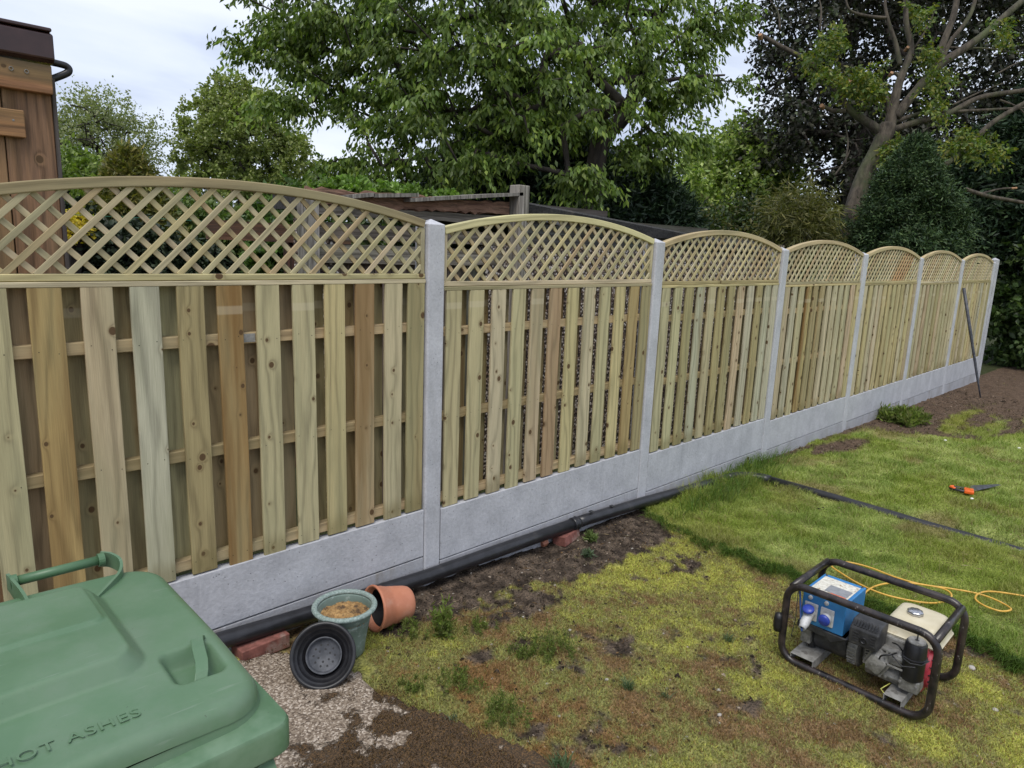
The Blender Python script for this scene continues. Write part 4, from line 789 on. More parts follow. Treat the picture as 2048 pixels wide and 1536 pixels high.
    # finned end bell
    T = Matrix.Translation((1.03, -1.755, 0.125)) @ Matrix.Rotation(R(90), 4, 'X'); m = MB(); m.lathe([(0.08, 0), (0.094, 0.006), (0.094, 0.045), (0.085, 0.05), (0.0, 0.05)], 40, T); bell = m.build('end_bell', M['alu'], root, sm=True); bell.modifiers.new('e', 'EDGE_SPLIT').split_angle = R(35)
    m = MB()
    for i in range(9): a = R(140 + i * 9.5); m.box((-0.0965, -0.0045, -0.004), (-0.088, 0.0, 0.0), M=None) if False else m.box((-0.099, -0.040, -0.0022), (-0.088, -0.006, 0.0022), M=Matrix.Translation((1.03, -1.755, 0.125)) @ Matrix.Rotation(R(40 - i * 10), 4, 'Y'))
    m.build('fin', M['alu'], bell)
    # muffler: black box with louvres and a hole
    mx0, mx1, m0, m1, mz0, mz1 = 0.880, 0.995, -1.775, -1.895, 0.190, 0.278
    m = MB(); m.prism([(mx0, mz0), (mx1, mz0), (mx1, mz1 + 0.012), (mx0 + 0.035, mz1 + 0.012), (mx0, mz1 - 0.016)], 'y', m1, m0); mf = m.build('muffler', M['darkm'], root); bevel(mf, 0.007, 3)
    m = MB()
    for i in range(8): m.box((-0.004, -0.0028, -0.0014), (0.030, 0.0028, 0.003), M=Matrix.Translation((mx0 + 0.010, m1 + 0.018 + i * 0.012, mz1 - 0.004)) @ Matrix.Rotation(R(-38), 4, 'Y'))
    m.build('louvre', M['darkm'], mf); m = MB()
    for i in range(4): m.box((mx0 - 0.003, m0 - 0.040, mz0 + 0.018 + i * 0.012), (mx0 + 0.002, m0 - 0.016, mz0 + 0.023 + i * 0.012))
    m.build('louvre', M['darkm'], mf); m = MB()
    for i in range(4): m.box((mx0 - 0.003, m1 + 0.012, mz0 + 0.018 + i * 0.012), (mx0 + 0.002, m1 + 0.032, mz0 + 0.023 + i * 0.012))
    m.build('louvre', M['darkm'], mf)
    m = MB(); m.lathe([(0.013, 0.0), (0.015, 0.006), (0.010, 0.006), (0.010, -0.004), (0, -0.004)], 20, Matrix.Translation((mx0, -1.838, mz0 + 0.032)) @ Matrix.Rotation(R(-90), 4, 'Y')); m.build('exhaust_outlet', M['blackpot'], mf, sm=True)
    # cream fuel tank
    m = MB(); rings = []
    for z, i, r_ in ((0.232, -0.004, 0.03), (0.238, -0.006, 0.03), (0.242, 0.000, 0.03), (0.262, 0.003, 0.032), (0.290, 0.009, 0.034), (0.305, 0.018, 0.036), (0.313, 0.032, 0.036), (0.316, 0.055, 0.03)): rings.append([(p[0], p[1], z) for p in rrect(1.010 + i, -2.088 + i, 1.232 - i, -1.868 - i, r_, 6)])
    n = len(rings[0]); V = [p for q in rings for p in q]; F = [(i * n + k, i * n + (k + 1) % n, (i + 1) * n + (k + 1) % n, (i + 1) * n + k) for i in range(len(rings) - 1) for k in range(n)] + [tuple((len(rings) - 1) * n + k for k in range(n)), tuple(range(n))[::-1]]
    m.add(V, F); tank = m.build('fuel_tank', M['tank'], root, sm=True); tank.modifiers.new('e', 'EDGE_SPLIT').split_angle = R(50)
    m = MB(); T = Matrix.Translation((1.098, -1.962, 0.316)); V = []; prof = [(0.024, 0), (0.031, 0.003), (0.031, 0.014), (0.028, 0.018), (0.015, 0.020), (0.0, 0.0205)]; n = 48
    for (r_, z) in prof:
        for k in range(n): a = 2 * math.pi * k / n; q = r_ * (1 + (0.05 * math.cos(8 * a) if r_ > 0.02 else 0)); V.append((1.098 + q * math.cos(a), -1.962 + q * math.sin(a), 0.314 + z))
    m.add(V, [(i * n + k, i * n + (k + 1) % n, (i + 1) * n + (k + 1) % n, (i + 1) * n + k) for i in range(len(prof) - 1) for k in range(n)]); m.build('fuel_cap', M['chrome'], tank, sm=True)
    # engine block, crankcase, valve cover
    m = MB(); m.box((0.985, -1.99, 0.075), (1.16, -1.81, 0.232)); m.prism([(0.95, 0.052), (1.18, 0.052), (1.18, 0.12), (0.97, 0.12), (0.93, 0.085)], 'y', -2.02, -1.84); bevel(m.build('crankcase', M['alu'], root), 0.008, 2)
    m = MB()
    for i in range(6): m.box((0.935, -1.955 , 0.122 + i * 0.013), (1.03, -1.835, 0.126 + i * 0.013))
    m.build('cylinder_fin', M['alu'], root)
    Tm = Matrix.Translation((0.905, -1.892, 0.135)) @ Matrix.Rotation(R(90), 4, 'Y') @ Matrix.Rotation(R(25), 4, 'Z')
    m = MB(); pr = rrect(-0.040, -0.037, 0.040, 0.037, 0.016, 4)
    V = []
    for (sc, z) in ((1.22, 0.03), (1.22, 0.022), (1.02, 0.020), (1.0, 0.0), (0.86, -0.014), (0.5, -0.017)): V += [tuple(Tm @ Vector((p[0] * sc, p[1] * sc, z))) for p in pr]
    n = len(pr); m.add(V, [(i * n + k, (i + 1) * n + k, (i + 1) * n + (k + 1) % n, i * n + (k + 1) % n) for i in range(5) for k in range(n)] + [tuple(5 * n + k for k in range(n))[::-1]]); vc = m.build('valve_cover', M['alu'], root, sm=True); vc.modifiers.new('e', 'EDGE_SPLIT').split_angle = R(40)
    m = MB()
    for a, b in ((-0.042, -0.038), (0.042, -0.038), (0.042, 0.038), (-0.042, 0.038)): m.lathe([(0.0, -0.004), (0.006, -0.004), (0.006, 0.016)], 6, Tm @ Matrix.Translation((a, b, 0.016)))
    m.build('bolt', M['alu'], vc)
    cu = bpy.data.curves.new('cast_letters', 'FONT'); cu.body = 'OHV'; cu.size = 0.022; cu.extrude = 0.0008; tmp = bpy.data.objects.new('t', cu); me = bpy.data.meshes.new_from_object(tmp); bpy.data.objects.remove(tmp); me.materials.append(M['alu'])
    o = bpy.data.objects.new('cast_letters', me); link(o, vc, (0.8875, -1.873, 0.126)); o.rotation_euler = (R(90), 0, R(-90))
    # air cleaner
    m = MB(); T = Matrix.Translation((0.945, -2.020, 0.0)); m.lathe([(0.040, 0.115), (0.044, 0.12), (0.044, 0.205), (0.048, 0.207), (0.048, 0.213), (0.044, 0.215), (0.041, 0.268), (0.037, 0.274), (0.0, 0.274)], 32, T, sx=1.12); ac = m.build('air_cleaner', M['blackpot'], root, sm=True); ac.modifiers.new('e', 'EDGE_SPLIT').split_angle = R(40)
    m = MB(); m.lathe([(0.034, 0.2745), (0.034, 0.2790), (0.028, 0.2815), (0.0, 0.2805)], 32, T, sx=1.12); m.build('cleaner_lid', M['alu'], ac, sm=True)
    m = MB(); m.lathe([(0.0, 0.31), (0.003, 0.308), (0.003, 0.282), (0.009, 0.281), (0.009, 0.279)], 12, T); m.build('wing_stud', M['darkm'], ac)
    m = MB(); m.tube([(0.897, -1.985, 0.21), (0.892, -2.02, 0.200), (0.9, -2.06, 0.206), (0.95, -2.072, 0.21)], 0.003, 8); m.tube([(0.897, -1.95, 0.20), (0.90, -1.99, 0.17), (0.895, -2.04, 0.19)], 0.003, 8); m.build('breather_hose', M['darkm'], root, sm=True)
    m = MB(); m.box((0.91, -2.06, 0.066), (0.99, -1.985, 0.12)); m.lathe([(0.014, 0), (0.014, 0.07), (0, 0.07)], 14, Matrix.Translation((0.93, -1.965, 0.19)) @ Matrix.Rotation(R(90), 4, 'X')); m.box((0.915, -1.99, 0.15), (0.99, -1.93, 0.19)); bevel(m.build('carburettor', M['alu'], root), 0.006, 2)
    m = MB(); m.tube(spline([(0.893, -1.905, 0.165), (0.880, -1.915, 0.19), (0.888, -1.945, 0.205), (0.93, -1.955, 0.20)], 6), 0.0035, 8); m.build('spark_lead', M['blackpot'], root, sm=True)
    m = MB(); m.tube(spline([(0.955, -1.93, 0.225), (0.93, -1.96, 0.235), (0.935, -1.985, 0.20), (0.925, -1.99, 0.16)], 6), 0.0032, 8); m.build('fuel_hose', M['blackpot'], root, sm=True)
    m = MB(); m.box((0.896, -1.935, 0.150), (0.900, -1.925, 0.215)); m.box((0.896, -1.995, 0.150), (0.900, -1.925, 0.157)); m.build('throttle_bracket', M['galv'], root)
    for (bx_, by_, bz_) in ((0.915, -1.99, 0.10), (0.915, -2.05, 0.10), (0.93, -1.86, 0.095), (0.935, -1.99, 0.08), (0.93, -1.93, 0.085), (0.915, -1.955, 0.178)):
        m = MB(); m.lathe([(0.0, -0.006), (0.0055, -0.006), (0.0065, 0.0), (0.0065, 0.006)], 6, Matrix.Translation((bx_ - 0.004, by_, bz_)) @ Matrix.Rotation(R(90), 4, 'Y')); m.build('bolt', M['galv'], root)
    m = MB(); m.box((0.8985, -1.715, 0.105), (0.945, -1.665, 0.1465), M=Matrix.Translation((0.052, 0.0, 0.0))); m.build('data_plate', M['galv'], root)
    # red recoil cowl at the near end
    T = Matrix.Translation((1.060, -2.018, 0.135)) @ Matrix.Rotation(R(90), 4, 'X'); m = MB(); m.lathe([(0.122, -0.03), (0.122, 0.010), (0.113, 0.030), (0.090, 0.040), (0.085, 0.052), (0.070, 0.060), (0.0, 0.062)], 48, T); cw = m.build('recoil_cowl', M['red'], root, sm=True); cw.modifiers.new('e', 'EDGE_SPLIT').split_angle = R(30)
    m = MB()
    for i in range(16): a = i * 22.5; m.box((-0.083, -0.002, 0.045), (-0.030, 0.002, 0.0632), M=T @ Matrix.Rotation(R(a), 4, 'Z'))
    m.build('cowl_slot', M['blackpot'], cw)
    m = MB(); m.tube([(0.93, -1.95, 0.06), (0.90, -1.94, 0.055), (0.885, -1.93, 0.045), (0.875, -1.945, 0.04), (0.88, -1.955, 0.043)], 0.0022, 6); m.build('earth_wire', plain('yellow_green_wire', (0.5, 0.5, 0.12), 0.5), root, sm=True)
    # black rubber foot pad on the left upright
    m = MB(); T = Matrix.Translation((0.852, -1.478, 0.165)); m.lathe([(0.0, -0.045), (0.017, -0.04), (0.021, -0.02), (0.021, 0.02), (0.017, 0.04), (0.0, 0.045)], 20, T); m.build('cable_clip', M['blackpot'], root, sm=True)
generator()
go = bpy.data.objects['generator']; go.location = (go.location.x - 0.012, go.location.y - 0.020, go.location.z + 0.004); go.scale = (0.985, 0.968, 1.01)

# ------------------------------------------------------------------ yellow cable, saw, digging bar, washing line
pp = [(1722, 1206), (1732, 1184), (1758, 1170), (1800, 1165), (1850, 1170), (1888, 1178), (1903, 1190), (1893, 1202), (1860, 1206), (1810, 1199), (1760, 1186), (1715, 1166), (1682, 1146), (1663, 1132), (1672, 1124), (1700, 1125), (1740, 1135), (1790, 1154), (1840, 1168), (1900, 1177), (1950, 1186), (1985, 1197), (2015, 1212), (2021, 1220), (2000, 1222), (1968, 1211), (1951, 1198), (1958, 1187), (1985, 1183), (2048, 1192), (2160, 1212)]
m = MB(); zz = 0.070; m.tube(spline([gnd(x, y, zz) for x, y in pp]), 0.0050, 8); tag(m.build('cable', M['yellow'], sm=True), 'thin yellow cable looped on the lawn behind the generator', 'cable')
def saw():
    a = gnd(1900, 978, 0.06); b = gnd(1938, 985, 0.06); tip = gnd(1998, 971, 0.065); heel = gnd(1941, 973, 0.06); low = gnd(1940, 986, 0.06)
    root = empty('hand_saw', (b[0], b[1], b[2] - 0.01)); tag(root, 'hand saw with orange and black grip lying on the lawn', 'hand saw')
    m = MB(); z = b[2] + 0.006; ti = tip + (tip - b) * 0.02
    pts = [(low[0], low[1]), (heel[0], heel[1]), (ti[0], ti[1] + 0.012), (ti[0], ti[1] - 0.012)]; m.prism(pts, 'z', z, z + 0.0012); m.build('blade', M['steel'], root)
    d = (b - a); d[2] = 0; L = np.linalg.norm(d); d /= L; n = np.array([-d[1], d[0], 0]); c = (a + b) / 2; mm = MB(); ring = []
    for t in range(24): an = 2 * math.pi * t / 24; q = c + d * math.cos(an) * 0.062 + n * math.sin(an) * (0.040 + 0.01 * math.cos(an)); ring.append((q[0], q[1], z + 0.006))
    mm.tube(ring, 0.0135, 8, closed=True); mm.build('grip', M['blackpot'], root, sm=True)
    q = b - d * 0.01; mm = MB(); T = Matrix.Translation((q[0], q[1], z + 0.006)) @ Matrix.Rotation(math.atan2(d[1], d[0]), 4, 'Z'); mm.box((-0.025, -0.055, -0.012), (0.04, 0.045, 0.014), M=T); bevel(mm.build('heel_block', M['orange'], root), 0.006, 2)
    mm = MB(); mm.tube([tuple(np.array(p) + (0, 0, 0.008)) for p in ring[9:17]], 0.011, 8); mm.build('grip_insert', M['orange'], root, sm=True)
saw()
m = MB(); P0 = np.array([9.71, -0.43, -0.16]); P1 = np.array([9.60, -0.012, 1.43]); m.tube([P0 + (P1 - P0) * t for t in (0, 0.16, 0.18, 0.55, 0.56, 1.0)], [0.009, 0.012, 0.017, 0.019, 0.021, 0.021], 12)
tag(m.build('digging_bar', M['bar'], sm=True), 'dark steel digging bar leaning on the last arched fence panel', 'digging bar')
m = MB(); m.tube([aty(112, 428, 2.6), aty(330, 438, 2.75), aty(560, 452, 2.9)], 0.0022, 5); tag(m.build('washing_line', M['wire']), 'thin green washing line seen through the nearest trellis', 'washing line')

# ------------------------------------------------------------------ timber shed at the left
def shed():
    Y0 = 0.50; xr = -1.385; xl = -3.6; zt = 2.33; root = empty('timber_shed', (-2.5, 1.4, 0.07)); tag(root, 'orange-brown timber shed with a dark plastic fascia behind the left trellis', 'shed')
    m = MB(); m.box((xl, Y0 + 0.05, 0.05), (xr - 0.02, 2.9, zt - 0.02), tint=(0.22, 0.11, 0.06, 0.3)); m.build('wall', M['shedwood'], root)
    w = [(-1.545, -1.392), (-1.68, -1.550), (-1.815, -1.685), (-1.95, -1.82), (-2.09, -1.955)]
    for i, (a, b) in enumerate(w): m = MB(); m.beam(((a + b) / 2, Y0 + 0.02, 0.1), ((a + b) / 2 + 0.012, Y0 + 0.02, zt), b - a, 0.03, tint=(0.27 + 0.05 * (i % 2), 0.155 + 0.015 * (i % 2), 0.088, 0.35), seg=6, wob=0.001); bevel(m.build('cladding_board', M['shedwood'], root), 0.003, 1)
    m = MB(); m.beam((xr - 0.001, Y0 + 0.02, 0.1), (xr + 0.012, Y0 + 0.02, zt), 0.012, 0.05, tint=(0.10, 0.085, 0.085, 0.1)); m.build('corner_strip', M['oldwood'], root)
    a = aty(0, 222, Y0 - 0.02); b = aty(52, 270, Y0 - 0.02); m = MB(); m.beam((-2.2, Y0 - 0.012, (a[2] + b[2]) / 2), (b[0], Y0 - 0.012, (a[2] + b[2]) / 2), 0.095, 0.03, tint=(0.32, 0.17, 0.075, 0.2), seg=4); bt = m.build('batten', M['shedwood'], root); bevel(bt, 0.003, 1)
    m = MB(); p = aty(27, 240, Y0 - 0.03); m.lathe([(0.0, 0.001), (0.004, 0.0)], 10, Matrix.Translation((p[0], Y0 - 0.0275, p[2])) @ Matrix.Rotation(R(90), 4, 'X')); m.build('screw', M['galv'], bt)
    m = MB(); m.beam((xl, Y0 - 0.015, zt + 0.012), (xr + 0.004, Y0 - 0.015, zt - 0.012), 0.10, 0.04, tint=(0.33, 0.16, 0.08, 0.4), seg=4); bd = m.build('barge_board', M['shedwood'], root); bevel(bd, 0.003, 1)
    for q in ((22, 137), (53, 143)): p = aty(q[0], q[1], Y0 - 0.036); m = MB(); m.tube([(p[0] + 0.006 * math.cos(t), Y0 - 0.037, p[2] + 0.006 * math.sin(t)) for t in np.linspace(0, 6.28, 13)[:-1]], 0.0015, 6, closed=True); m.build('washer', M['galv'], bd)
    m = MB(); m.prism([(Y0 - 0.055, zt + 0.055), (Y0 - 0.055, zt + 0.142), (Y0 - 0.02, zt + 0.155), (Y0 + 0.3, zt + 0.158), (Y0 + 0.3, zt + 0.045), (Y0 - 0.035, zt + 0.045)], 'x', xl, xr + 0.014); bevel(m.build('fascia', M['fascia'], root), 0.006, 2)
    m = MB(); m.box((xl, Y0 - 0.058, zt + 0.150), (xr + 0.010, 2.95, zt + 0.163)); bevel(m.build('roof_sheet', M['fascia'], root), 0.003, 1)
    m = MB(); c = np.array([xr - 0.005, Y0 + 0.06, zt + 0.045]); P = [c + (-.03, 0, .026), c + (.060, 0, .022), c + (.082, 0, .016), c + (.086, 0, 0.004), c + (.070, 0, -.012), c + (0.0, 0, -.052)]; m.tube(spline(P, 6), 0.013, 12); m.build('pipe_elbow', M['blackpot'], root, sm=True)
shed()

# ------------------------------------------------------------------ derelict outbuilding
def outbuilding():
    Yf = 1.0; root = empty('outbuilding', (2.4, 2.4, 0)); tag(root, 'derelict pebbledash outbuilding with rotten roof edge behind the fence', 'outbuilding')
    m = MB(); m.box((-0.02, Yf + 0.02, -0.1), (0.12, Yf + 0.16, 1.78)); m.box((1.28, Yf, -0.1), (5.75, Yf + 0.12, 1.80)); m.box((5.65, Yf + 0.12, -0.1), (5.75, 3.0, 1.8)); m.box((-0.02, Yf + .16, -0.1), (0.08, 1.30, 1.9)); m.build('wall', M['pebble'], root)
    dt = (0.23, 0.19, 0.15)
    dr = None
    for i in range(9):
        x = 0.14 + i * 0.125; m = MB(); m.beam((x + 0.058, Yf + 0.06, 0.0), (x + 0.058, Yf + 0.06, 1.66), 0.118, 0.02, tint=(*jit(dt, .25), 0.3), seg=5, wob=0.002); m.build('door_plank', M['oldwood'], root)
    for z, h, c in ((1.70, 0.11, (0.33, 0.30, 0.24)), (1.83, 0.09, (0.19, 0.16, 0.13)), (1.945, 0.06, (0.27, 0.24, 0.20))):
        m = MB(); m.beam((-0.05, Yf + 0.02, z), (1.44, Yf + 0.02, z - 0.005 + (0.02 if z > 1.9 else 0)), h, 0.05, tint=(*c, 0.4), seg=8, wob=0.006); m.build('lintel_beam', M['oldwood'], root)
    for i, (a, b, z) in enumerate(((-0.1, 0.55, 2.018), (0.5, 0.98, 2.026), (0.9, 1.46, 2.034))):
        m = MB(); m.beam((a, Yf - 0.005, z), (b, Yf - 0.012, z + 0.002), 0.085, 0.025, tint=(0.3, 0.2, 0.15, 0.3), seg=14, wob=0.012); m.build('rotten_fascia', M['rot'], root)
    m = MB(); m.box((-0.05, Yf + 0.09, 1.95), (1.45, 1.50, 2.06)); m.build('void_shade_block', M['felt'], root)  # solid black block stands in for the shaded gap under the roof
    p, q, r_ = aty(700, 393, Yf - 0.08), aty(838, 388, Yf - 0.08), aty(822, 400, Yf - 0.12)
    for a, b in (((695, 394), (750, 389)), ((748, 391), (838, 390)), ((822, 400), (1048, 388))):
        A = aty(*a, Yf - 0.1); B = aty(*b, Yf - 0.1); m = MB(); m.box((0, 0, -0.011), (float(B[0] - A[0]), 0.65, 0.011), tint=(0.30, 0.28, 0.25, 0.2), M=Matrix.Translation(tuple(A)) @ Matrix.Rotation(-math.atan2(B[2] - A[2], B[0] - A[0]), 4, 'Y')); m.build('roof_board', M['oldwood'], root)
    m = MB(); m.beam((1.53, Yf - 0.05, 0), (1.53, Yf - 0.05, 2.205), 0.105, 0.10, tint=(0.36, 0.33, 0.29, 0.25), seg=8, wob=0.002); bevel(m.build('gate_post', M['oldwood'], root), 0.006, 2)
    m = MB(); m.beam((5.72, Yf - 0.03, 0), (5.72, Yf - 0.03, 1.90), 0.10, 0.08, tint=(0.33, 0.27, 0.2, 0.25), seg=8, wob=0.002); m.build('corner_post', M['oldwood'], root)
    m = MB(); m.beam((-0.10, Yf - 0.03, 0), (-0.10, Yf - 0.03, 2.04), 0.09, 0.08, tint=(0.33, 0.31, 0.28, 0.25), seg=8, wob=0.002); m.build('corner_post', M['oldwood'], root)
    for i in range(4):
        z = 1.805 + 0.072 * i + 0.036; xe = [5.7, 5.2, 4.2, 2.6][i]; m = MB(); m.beam((1.6, Yf + 0.01, z), (xe, Yf + 0.01, z), 0.07, 0.022, tint=(*jit((0.10, 0.095, 0.09), .15), .3), seg=4); m.build('weatherboard', M['oldwood'], root)
    # felt verge folded over the sloping roof edge
    A = aty(1040, 402, Yf - 0.06); B = aty(1372, 466, Yf - 0.06); k = (B[2] - A[2]) / (B[0] - A[0]); xe = 6.0
    m = MB(); V = []; F = []; n = 30
    for i in range(n + 1):
        x = A[0] + (xe - A[0]) * i / n; z = A[2] + k * (x - A[0]); d = 0.085 + 0.012 * math.sin(i * 1.3) + (-0.05 if i == 0 else -0.02 if i == 1 else 0)
        V += [(x, Yf - 0.06 + 0.006 * math.sin(i * 2.1), z - d), (x, Yf - 0.075, z - 0.012), (x, Yf - 0.06, z + 0.002), (x, Yf + 1.4, z + 0.05), (x, 3.0, z - 0.1)]
    for i in range(n):
        for j in range(4): F.append((i * 5 + j, i * 5 + 5 + j, i * 5 + 6 + j, i * 5 + 1 + j))
    m.add(V, F); fo = m.build('felt_roof', M['felt'], root); fo.modifiers.new('s', 'SOLIDIFY').thickness = 0.006
    m = MB(); m.beam((1.6, Yf - 0.025, A[2] - 0.06), (2.0, Yf - 0.025, A[2] - 0.10), 0.10, 0.03, tint=(0.28, 0.27, 0.26, .2), seg=3, wob=.004); m.build('gable_end', M['oldwood'], root)
outbuilding()
# dark brown rails and post left of the outbuilding, pale shed glimpse
def oldfence():
    root = empty('old_fence', (-0.3, 2.6, 0)); tag(root, 'low dark brown post-and-rail fence seen through the nearest trellis', 'fence')
    a = aty(500, 462, 2.2); b = aty(630, 470, 2.2); m = MB(); m.beam((a[0] - 0.3, 2.2, a[2]), (b[0] + 0.3, 2.2, b[2]), 0.13, 0.04, tint=(0.20, 0.10, 0.06, .3), seg=3); m.build('rail', M['oldwood'], root)
    c = aty(585, 500, 2.25); m = MB(); m.beam((c[0], 2.25, 0), (c[0], 2.25, c[2] + 0.14), 0.10, 0.09, tint=(0.13, 0.06, 0.045, .3), seg=3); m.build('post', M['oldwood'], root)
    c = aty(412, 520, 4.0); m = MB(); m.beam((c[0], 4.0, 0), (c[0], 4.0, c[2] + 0.10), 0.12, 0.09, tint=(0.22, 0.2, 0.19, .3), seg=3); m.build('post', M['oldwood'], root)
oldfence()

# ------------------------------------------------------------------ foliage
def norm(a): return a / (np.linalg.norm(a, axis=-1, keepdims=True) + 1e-9)
def leaves(cent, rs, twigs, per, tl, L, W, droop, hang, pal, outc=None, outw=0.6, upw=0.0, cvar=0.18, tipbright=0.0, flat=1.0):
    """leaf blades along short twigs around the given clump centres"""
    n = len(cent); K = twigs * per; base = np.repeat(cent, twigs, 0)
    d = rs.normal(size=(n * twigs, 3))
    if outc is not None: d = norm(d) + outw * norm(base - outc)
    d[:, 2] = d[:, 2] * flat + upw; d = norm(d); tln = tl * rs.uniform(0.5, 1.25, (n * twigs, 1))
    t = np.tile(np.linspace(0.12, 1, per), n * twigs)[:, None]
    B = np.repeat(base, per, 0); D = np.repeat(d, per, 0); TL = np.repeat(tln, per, 0)
    P = B + D * TL * t; P[:, 2] -= (droop * TL * t * t)[:, 0]; P += rs.normal(size=P.shape) * tl * 0.07
    dd = norm(rs.normal(size=P.shape) * 0.75 + D * 0.7); dd[:, 2] -= hang; dd = norm(dd)
    s = norm(np.cross(dd, rs.normal(size=P.shape))); nn = np.cross(dd, s)
    l = L * rs.uniform(0.6, 1.25, (len(P), 1)); w = W * rs.uniform(0.7, 1.2, (len(P), 1)) / 2
    v0 = P; v2 = P + dd * l; mid = P + dd * l * 0.42; v1 = mid + s * w + nn * w * 0.35; v3 = mid - s * w + nn * w * 0.35
    V = np.stack([v0, v1, v2, v3], 1).reshape(-1, 3); i = np.arange(len(P))[:, None] * 4
    F = np.concatenate([i + np.array([0, 1, 2]), i + np.array([0, 2, 3])], 0)
    pal = np.array(pal); pc = pal[rs.integers(0, len(pal), len(P))]
    cl = np.repeat(rs.uniform(1 - cvar * 1.6, 1 + cvar * 1.6, n), K)[:, None]; pc = pc * cl * rs.uniform(1 - cvar, 1 + cvar, (len(P), 1))
    if tipbright: pc = pc * (1 + tipbright * (t - 0.5))
    return V, F, np.repeat(pc, 4, 0)
def shell(rs, ells, n, inner=0.35, noise=0.35, seed=0, zmin=None):
    """n clump centres through a union of ellipsoids, more towards the outside, with hollows"""
    vol = np.array([e[1][0] * e[1][1] * e[1][2] for e in ells]) ** 0.75; vol /= vol.sum(); out = []
    for e, v in zip(ells, vol):
        k = max(3, int(n * v)); d = norm(rs.normal(size=(k, 3))); r = (inner + (1 - inner) * rs.random((k, 1)) ** 0.6)
        th = np.arctan2(d[:, 1], d[:, 0]); bump_ = 1 + noise * (vn(th * 2.2 + seed, d[:, 2] * 2.6 + seed, seed) - 0.5) * 2
        out.append(np.array(e[0]) + d * r * bump_[:, None] * np.array(e[1]))
    P = np.concatenate(out)
    if zmin is not None: P[:, 2] = np.maximum(P[:, 2], zmin + rs.random(len(P)) * (0.4 if zmin < 1 else 0.03))
    return P
def branches(base, top, r0, cent, rs, sides=6, tipr=0.006, trunk_pts=None, maxn=400):
    """grow limbs from a trunk to the clump centres; returns one mesh builder"""
    trunk = [np.array(p, float) for p in (trunk_pts or [base, top])]; T = spline(trunk, 6) if len(trunk) > 2 else [trunk[0] + (trunk[1] - trunk[0]) * t for t in np.linspace(0, 1, 8)]
    nodes = [np.array(p) for p in T]; par = [-1] + list(range(len(T) - 1)); order = cent[np.argsort(np.linalg.norm(cent - nodes[-1], axis=1))][:maxn]; start = max(1, int(len(T) * 0.45))
    for c in order:
        A = np.array(nodes[start:]); dist = np.linalg.norm(A - c, axis=1); ok = dist + 0.55 * np.maximum(0, A[:, 2] - c[2]); j = int(np.argmin(ok)) + start
        p = nodes[j]; L = np.linalg.norm(c - p); k = max(1, int(L / max(0.35, r0 * 2.5))); k = min(k, 6); prev = j; side = rs.normal(size=3) * L * 0.07
        for q in range(1, k + 1): u = q / k; nodes.append(p + (c - p) * u + side * math.sin(math.pi * u) - np.array([0, 0, 0.08 * L * math.sin(math.pi * u)])); par.append(prev); prev = len(nodes) - 1
    n = len(nodes); w = np.zeros(n)
    ch = [[] for _ in range(n)]
    for i in range(n):
        if par[i] >= 0: ch[par[i]].append(i)
    for i in range(n - 1, -1, -1): w[i] = 1.0 if not ch[i] else sum(w[c] for c in ch[i])
    rad = tipr * w ** 0.47; nt_ = len(T); sc = r0 / rad[0]
    rad = np.minimum(rad * (1 if sc < 1.2 else 1) * max(1.0, min(sc, 2.2)), r0 * 1.0)
    for i in range(nt_): rad[i] = max(rad[i], r0 * (1 - 0.55 * i / nt_))
    m = MB(); done = [False] * n
    for i in range(n):                           # walk chains of thickest children as one tube
        if par[i] >= 0 and done[i]: continue
        if par[i] < 0 or not done[i]:
            path = [i] if par[i] < 0 else [par[i], i]; done[i] = True; cur = i
            while ch[cur]:
                nx_ = max(ch[cur], key=lambda c: w[c])
                if done[nx_]: break
                path.append(nx_); done[nx_] = True; cur = nx_
            if len(path) > 1: m.tube([nodes[q] for q in path], [float(min(rad[q], rad[path[min(1, len(path) - 1)]] * 1.0)) if q == path[0] and par[i] >= 0 else float(rad[q]) for q in path], sides, caps=False)
    return m
def foliage_thing(name, label, cat, V, F, cols, mat, wood=None, woodmat=None, group=None, loc=None):
    lo = V.min(0); hi = V.max(0); loc = loc if loc is not None else ((lo[0] + hi[0]) / 2, (lo[1] + hi[1]) / 2, 0.0)
    root = empty(name, loc); tag(root, label, cat, group)
    rawmesh('crown', V, F3=F, mat=mat, parent=root, loc=loc, cols=cols)
    if wood is not None and wood.n: wood.build('trunk', woodmat, root, loc=loc, sm=True)
    return root
def cat(*sets):
    V, F, Cc = [], [], []; n = 0
    for v, f, c in sets: V.append(v); F.append(f + n); Cc.append(c); n += len(v)
    return np.concatenate(V), np.concatenate(F), np.concatenate(Cc)
def ell(px, py, d, rx, rz, ry=None):            # an ellipsoid of foliage centred on a point d metres in front of the lens
    c = atd(px, py, d); s = d / CF; return (c, (rx * s, (ry or rx) * s, rz * s))

